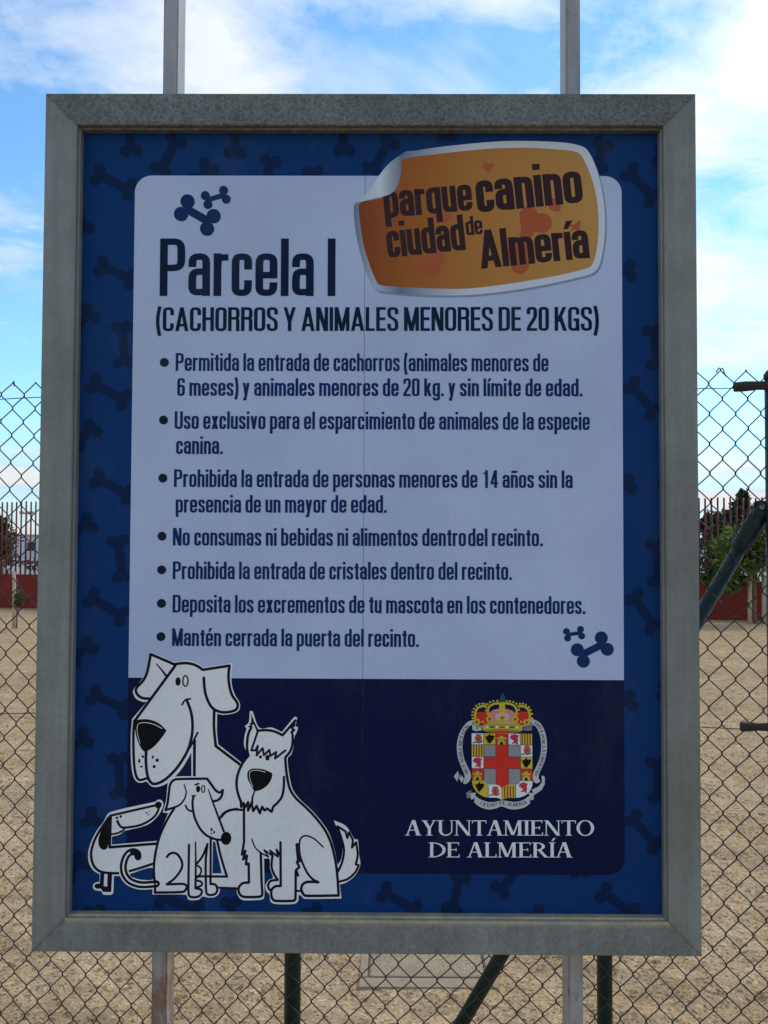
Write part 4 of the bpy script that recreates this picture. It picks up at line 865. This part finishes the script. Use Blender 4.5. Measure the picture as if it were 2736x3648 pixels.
# ------------------------------------------------------------------ chain-link fence behind the sign
FZ = 1.97
fa, fb = Vector((-1.0, 1.077, 0)), Vector((1.0, 0.877, 0)); fang = math.atan2(fb.y-fa.y, fb.x-fa.x); fmid = (fa+fb)/2
cl = empty('chain_link_fence', fmid, fang)
tag(cl, 'wire mesh fence with dark green posts standing right behind the sign', 'fence')
A, PV = 0.0357, 0.0815; ZT = FZ+0.048; nper = int(ZT/PV)
def wob(x, z):
    p = Vector((x*1.7, 3.1, z*1.7)); q = Vector((x*6, 9.1, z*6))
    return (noise.noise(p)*.012+noise.noise(q)*.004, noise.noise(p+Vector((5, 5, 5)))*.006, noise.noise(p+Vector((9, 2, 1)))*.012+noise.noise(q+Vector((4, 4, 4)))*.004)
for k in range(-62, 62):
    x0 = k*A; par = k % 2; pts = []
    # top hook
    lean = 1 if par == 0 else -1
    xt = x0+A if par == 0 else x0
    if random.random() < .75:
        pts += [(xt+lean*random.uniform(.004, .014), random.uniform(-.006, .002), ZT-random.uniform(.008, .022)), (xt+lean*.005, -.003, ZT+.003)]
    n_half = nper*2
    for j in range(n_half):
        right = (j % 2 == 0) == (par == 0)
        xs_ = x0+A+.0012 if right else x0-.0012; xe = x0-.0012 if right else x0+A+.0012
        za, ze = ZT-j*PV/2, ZT-(j+1)*PV/2; yy = -.0026 if right else .0026
        for t in (0.0, .06, .16, .5, .84, .94):
            # straight run between tight bends at the knots
            u = 0.0 if t == 0 else (.03 if t == .06 else (.105 if t == .16 else (.5 if t == .5 else (.895 if t == .84 else .97))))
            pts.append((xs_+(xe-xs_)*u, yy*(1 if .1 < t < .9 else .2), za+(ze-za)*t))
    out = []
    for x, y, z in pts:
        a, b, c = wob(x, z); out.append((x+a, y+b, z+c))
    bm = bmesh.new(); tube(bm, out, 0.00185, 5); bm_obj('mesh_wire', bm, M_wire, cl, True)
for zz, y in ((FZ, -.004), (1.03, -.004), (0.08, -.004)):
    pts = [(x/10, y, zz-.006+.006*math.cos(x*.7)+noise.noise(Vector((x*.3, zz, 0)))*.004) for x in range(-22, 23)]
    bm = bmesh.new(); tube(bm, pts, 0.0014, 5); bm_obj('tension_wire', bm, M_wire, cl, True)
# twisted tie at the top wire
bm = bmesh.new()
tube(bm, [(.80+i*.0022, -.006+.004*math.sin(i*1.5), FZ-.003+.004*math.cos(i*1.5)) for i in range(22)], .0015, 5); bm_obj('wire_tie', bm, M_wire, cl, True)
def fence_post(x, r, top, y=.032):
    bm = bmesh.new(); tube(bm, [(x, y, -.2), (x, y, top)], r, 20)
    for q, s in ((.35, .92), (.7, .70), (.92, .36)): pass
    rings = [(top-.002, r*1.10), (top+r*.35, r*1.08), (top+r*.75, r*.8), (top+r, r*.3)]
    tube(bm, [(x, y, z) for z, _ in rings], [q for _, q in rings], 20)
    return bm_obj('post', bm, M_post, cl, True)
fence_post(-.240, .024, 2.01); fence_post(.645, .0215, 2.01); fence_post(1.117, .028, 2.0, .02); fence_post(-2.1, .024, 2.01)
bm = bmesh.new(); tube(bm, [(1.000, -.006, FZ+.001), (1.03, -.006, FZ+.003), (1.06, -.004, FZ+.005), (1.11, .004, FZ+.006)], [.0135, .0145, .0125, .0125], 8); bm_obj('tension_arm', bm, M_rust, cl)
bm = bmesh.new(); tube(bm, [(1.010, -.006, 1.036), (1.035, -.006, 1.035), (1.06, -.004, 1.035), (1.11, .004, 1.035)], [.0135, .0125, .010, .013], 8); bm_obj('tension_arm', bm, M_rust, cl)
# slanting brace
b0, b1 = (1.070, .055, 1.60), (.150, .055, 0.0)
bm = bmesh.new(); tube(bm, [b0, b1], .0205, 18); br = bm_obj('brace', bm, M_post, cl, True)
d = (Vector(b1)-Vector(b0)).normalized(); s0 = Vector(b0)
bm = bmesh.new(); tube(bm, [s0-d*.045, s0-d*.02, s0+d*.085, s0+d*.095], [.017, .0265, .026, .022], 16); bm_obj('sleeve', bm, M_post, br, True)
bm = bmesh.new(); add_box(bm, 1.058, 1.115, .022, .034, 1.612, 1.657, .004); bm_obj('clamp_plate', bm, M_post, cl)
bm = bmesh.new(); tube(bm, [(1.078, .014, 1.640), (1.078, .024, 1.640)], .0085, 6); bm_obj('bolt', bm, M_steel, cl)

# ------------------------------------------------------------------ valve chamber lid sunk in the sand
vb = empty('valve_chamber', (0.17, 1.94, 0)); tag(vb, 'square concrete chamber with steel lid half buried in the sand', 'drain cover')
lid_m = mat('sandy_steel_lid', (0.3, 0.25, 0.2), 1.0, 0.0, 0.0); _n = N(lid_m); _v = _n.coord()
_grit = _n.ramp(_n.noise(_v, 150, 4, .75), [(0.40, (0.25, 0.18, 0.115)), (0.54, (0.55, 0.405, 0.25))]); _spread = _n.ramp(_n.noise(_v, 7, 5), [(0.30, (0,)), (0.55, (1,))])
_n.col(_n.mix(_spread, (0.36, 0.265, 0.185), _grit)); _n.bump(_n.noise(_v, 120, 4), .5, .004)
bm = bmesh.new()
for x0, x1, y0, y1 in ((-.235, .255, -.335, -.255), (-.235, -.20, -.2545, .235), (.22, .255, -.2545, .235), (-.1995, .2195, .20, .235)): add_box(bm, x0, x1, y0, y1, -.08, .006, .004)
bm_obj('concrete_surround', bm, M_concrete, vb)
bm = bmesh.new(); add_box(bm, -.195, .215, -.245, .195, -.02, .003, .001); bm_obj('steel_lid', bm, lid_m, vb)
bm = bmesh.new()
for x0, x1, y0, y1 in ((-.2, .22, -.2545, -.246), (-.2, -.196, -.2455, .196), (.216, .22, -.2455, .196)): add_box(bm, x0, x1, y0, y1, -.03, .007)
bm_obj('angle_iron_rim', bm, M_rim, vb)

# ------------------------------------------------------------------ trees, street, houses
def at(u, z):
    """photo column to ground x at depth z from the camera"""
    return CAMX+(u-1368)/3530*z + math.tan(YAW)*z
def crown(bm, centre, rad, n, leaf_size, clumps, spike=0.0, aspect=0.5):
    cx, cy, cz = centre; rx, ry, rz = rad
    cl_ = []
    for _ in range(clumps):
        while True:
            p = Vector((random.uniform(-1, 1), random.uniform(-1, 1), random.uniform(-1, 1)))
            if p.length < 1: break
        cl_.append((Vector((cx+p.x*rx*.85, cy+p.y*ry*.85, cz+p.z*rz*.85)), random.uniform(.22, .42)))
    for i in range(n):
        c, r = cl_[i % clumps]
        o = Vector((random.gauss(0, 1)*rx, random.gauss(0, 1)*ry, random.gauss(0, 1)*rz))*r*.55
        p = c+o; s = leaf_size*random.uniform(.6, 1.3)
        d = Vector((random.gauss(0, 1), random.gauss(0, 1), random.gauss(0, .7)+spike)).normalized(); e = d.orthogonal().normalized()
        e.rotate(Matrix.Rotation(random.uniform(0, 6.28), 3, d))
        vs = [bm.verts.new(p+q) for q in (-d*s*.5, e*s*aspect*.5, d*s*.5, -e*s*aspect*.5)]
        bm.faces.new(vs)
def tree(name, label, x, y, trunk_h, trunk_r, crowns, leafm, group=None, n=2600, ls=.14, clumps=26, spike=0.0, lean=0.0, size=0.87):
    t = empty(name, (x, y, 0)); tag(t, label, 'tree', group)
    bm = bmesh.new(); tops = [(c[0]) for c in crowns]
    zt_ = tops[0][2]
    tube(bm, [(0, 0, -.1), (lean*.3, 0, trunk_h*.5), (lean, 0, trunk_h), (tops[0][0], tops[0][1], zt_)], [trunk_r*1.2, trunk_r, trunk_r*.85, trunk_r*.4], 9)
    for i in range(7):
        a = i*2.4; c, r = crowns[i % len(crowns)]
        e = (c[0]+math.cos(a)*r[0]*.7, c[1]+math.sin(a)*r[1]*.7, c[2]+r[2]*random.uniform(-.3, .7))
        s_ = trunk_h*random.uniform(.75, 1.0); m_ = ((lean+e[0])/2, e[1]/2, (s_+e[2])/2+.05)
        tube(bm, [(lean*s_/trunk_h, 0, s_), m_, e], [trunk_r*.55, trunk_r*.35, trunk_r*.12], 6)
    bm_obj('trunk', bm, M_bark, t, True)
    bm = bmesh.new()
    for c, r in crowns: crown(bm, c, r, n, ls, clumps, spike)
    bm_obj('crown', bm, leafm, t); t.scale = (size, size, size)
    return t
# inside the yard, right: young tree with two pale stakes before the red wall
xr = at(2682, 20.6)
tr = tree('young_tree', 'young leafy tree with bright green shoots tied to pale stakes before red wall', xr, 18.7, 1.0, .045, [((-.25, 0, 1.75), (.85, .7, .62)), ((.15, 0, 2.0), (.75, .6, .55)), ((-.75, 0, 1.05), (.5, .4, .34))], M_leaf_mid, n=2000, ls=.13)
bm = bmesh.new(); crown(bm, (-.4, -.5, 1.75), (.95, .35, .6), 1300, .15, 24); crown(bm, (-.8, -.3, .98), (.42, .3, .25), 260, .16, 7); bm_obj('young_shoots', bm, M_leaf_green, tr)
for dx in (-.17, .16):
    bm = bmesh.new(); tube(bm, [(dx, -.12, -.1), (dx+.01, -.12, 1.15)], .052, 10); bm_obj('stake', bm, M_stake, tr, True)
# inside the yard, left: bare sapling
sp = empty('staked_sapling', (at(54, 18.5), 16.6, 0)); sp.scale = (.88, .88, .88); tag(sp, 'bare young sapling tied to a pale stake with one leafy tuft', 'sapling')
bm = bmesh.new(); tube(bm, [(0, 0, -.1), (.0, 0, .6), (-.02, 0, 1.2)], [.042, .038, .036], 10); bm_obj('stake', bm, M_stake, sp, True)
bm = bmesh.new(); tube(bm, [(.05, .03, -.05), (.05, .03, .5), (.04, .03, 1.05)], [.016, .013, .008], 7); bm_obj('stem', bm, M_bark, sp, True)
bm = bmesh.new(); crown(bm, (.10, -.02, .62), (.11, .1, .17), 260, .07, 9); bm_obj('leaf_tuft', bm, M_leaf_mid, sp)
# street trees beyond the wall
G_t = 'trees beyond the red fence'
tree('street_tree', 'dark pine shaped tree beyond the red bars near the bare sapling', at(10, 31), 29, 1.0, .12, [((-.2, 0, 1.9), (.85, .8, .6)), ((-.45, 0, 2.55), (.55, .6, .4))], M_leaf_dark, G_t, 2800, .16, 30)
tree('street_tree', 'tall dark tree with feathery top shoots behind the young staked tree', at(2622, 25), 23.1, 1.2, .1, [((-.1, 0, 2.15), (.75, .7, .75)), ((.05, 0, 2.75), (.42, .4, .42)), ((.15, 0, 3.15), (.20, .2, .30)), ((.8, 0, 2.0), (.7, .6, .7))], M_leaf_dark, G_t, 1500, .15, 18, .8)
tree('street_tree', 'small dark rounded tree with low crown beyond the red bars beside sign edge', at(2540, 26), 24.1, .9, .09, [((0, 0, 1.8), (.62, .6, .85)), ((-.1, 0, 2.5), (.4, .4, .4))], M_leaf_dark, G_t, 1800, .15, 20)
# dusty hedge across the street, white low houses, lamp mast
hb = bmesh.new(); 
for i in range(46):
    crown(hb, (-30+i*1.45, 58+random.uniform(-.6, .6), .75), (1.2, .6, .62), 170, .28, 6)
tag(bm_obj('hedge', hb, M_hedge), 'long dusty hedge growing across the street behind the red fence', 'hedge', kind='stuff')
def house(x, y, w, d, h, label):
    t = empty('house', (x, y, 0)); tag(t, label, 'house', 'houses far beyond the fence')
    bm = bmesh.new(); add_box(bm, -w/2, w/2, 0, d, 0, h); bm_obj('wall', bm, M_white_wall, t)
    bm = bmesh.new(); add_box(bm, -w/2-.15, w/2+.15, -.15, d+.15, h+.002, h+.25); bm_obj('roof_slab', bm, M_pave, t)
    k = int(w//2.4)
    for i in range(k):
        cx = -w/2+(i+.5)*w/k
        bm = bmesh.new(); add_box(bm, cx-.5, cx+.5, -.04, .02, 1.0, 2.1); bm_obj('window', bm, M_glass_far, t)
house(at(110, 130), 128, 14, 8, 2.9, 'low white house with a row of dark windows behind the sapling')
house(at(2530, 120), 118, 9, 8, 2.6, 'small white flat roofed house glimpsed between the dark trees')
lm = empty('lamp_mast', (at(93, 75), 73, 0)); tag(lm, 'thin grey lamp mast standing behind the hedge', 'lamp mast')
bm = bmesh.new(); tube(bm, [(0, 0, 0), (0, 0, 4.2)], [.09, .06], 8); bm_obj('pole', bm, M_steel, lm, True)
bm = bmesh.new(); add_box(bm, -.5, .5, -.06, .06, 4.0, 4.1); add_box(bm, -.55, -.2, -.12, .12, 4.11, 4.2); add_box(bm, .2, .55, -.12, .12, 4.11, 4.2); bm_obj('lamp_head', bm, M_steel, lm)
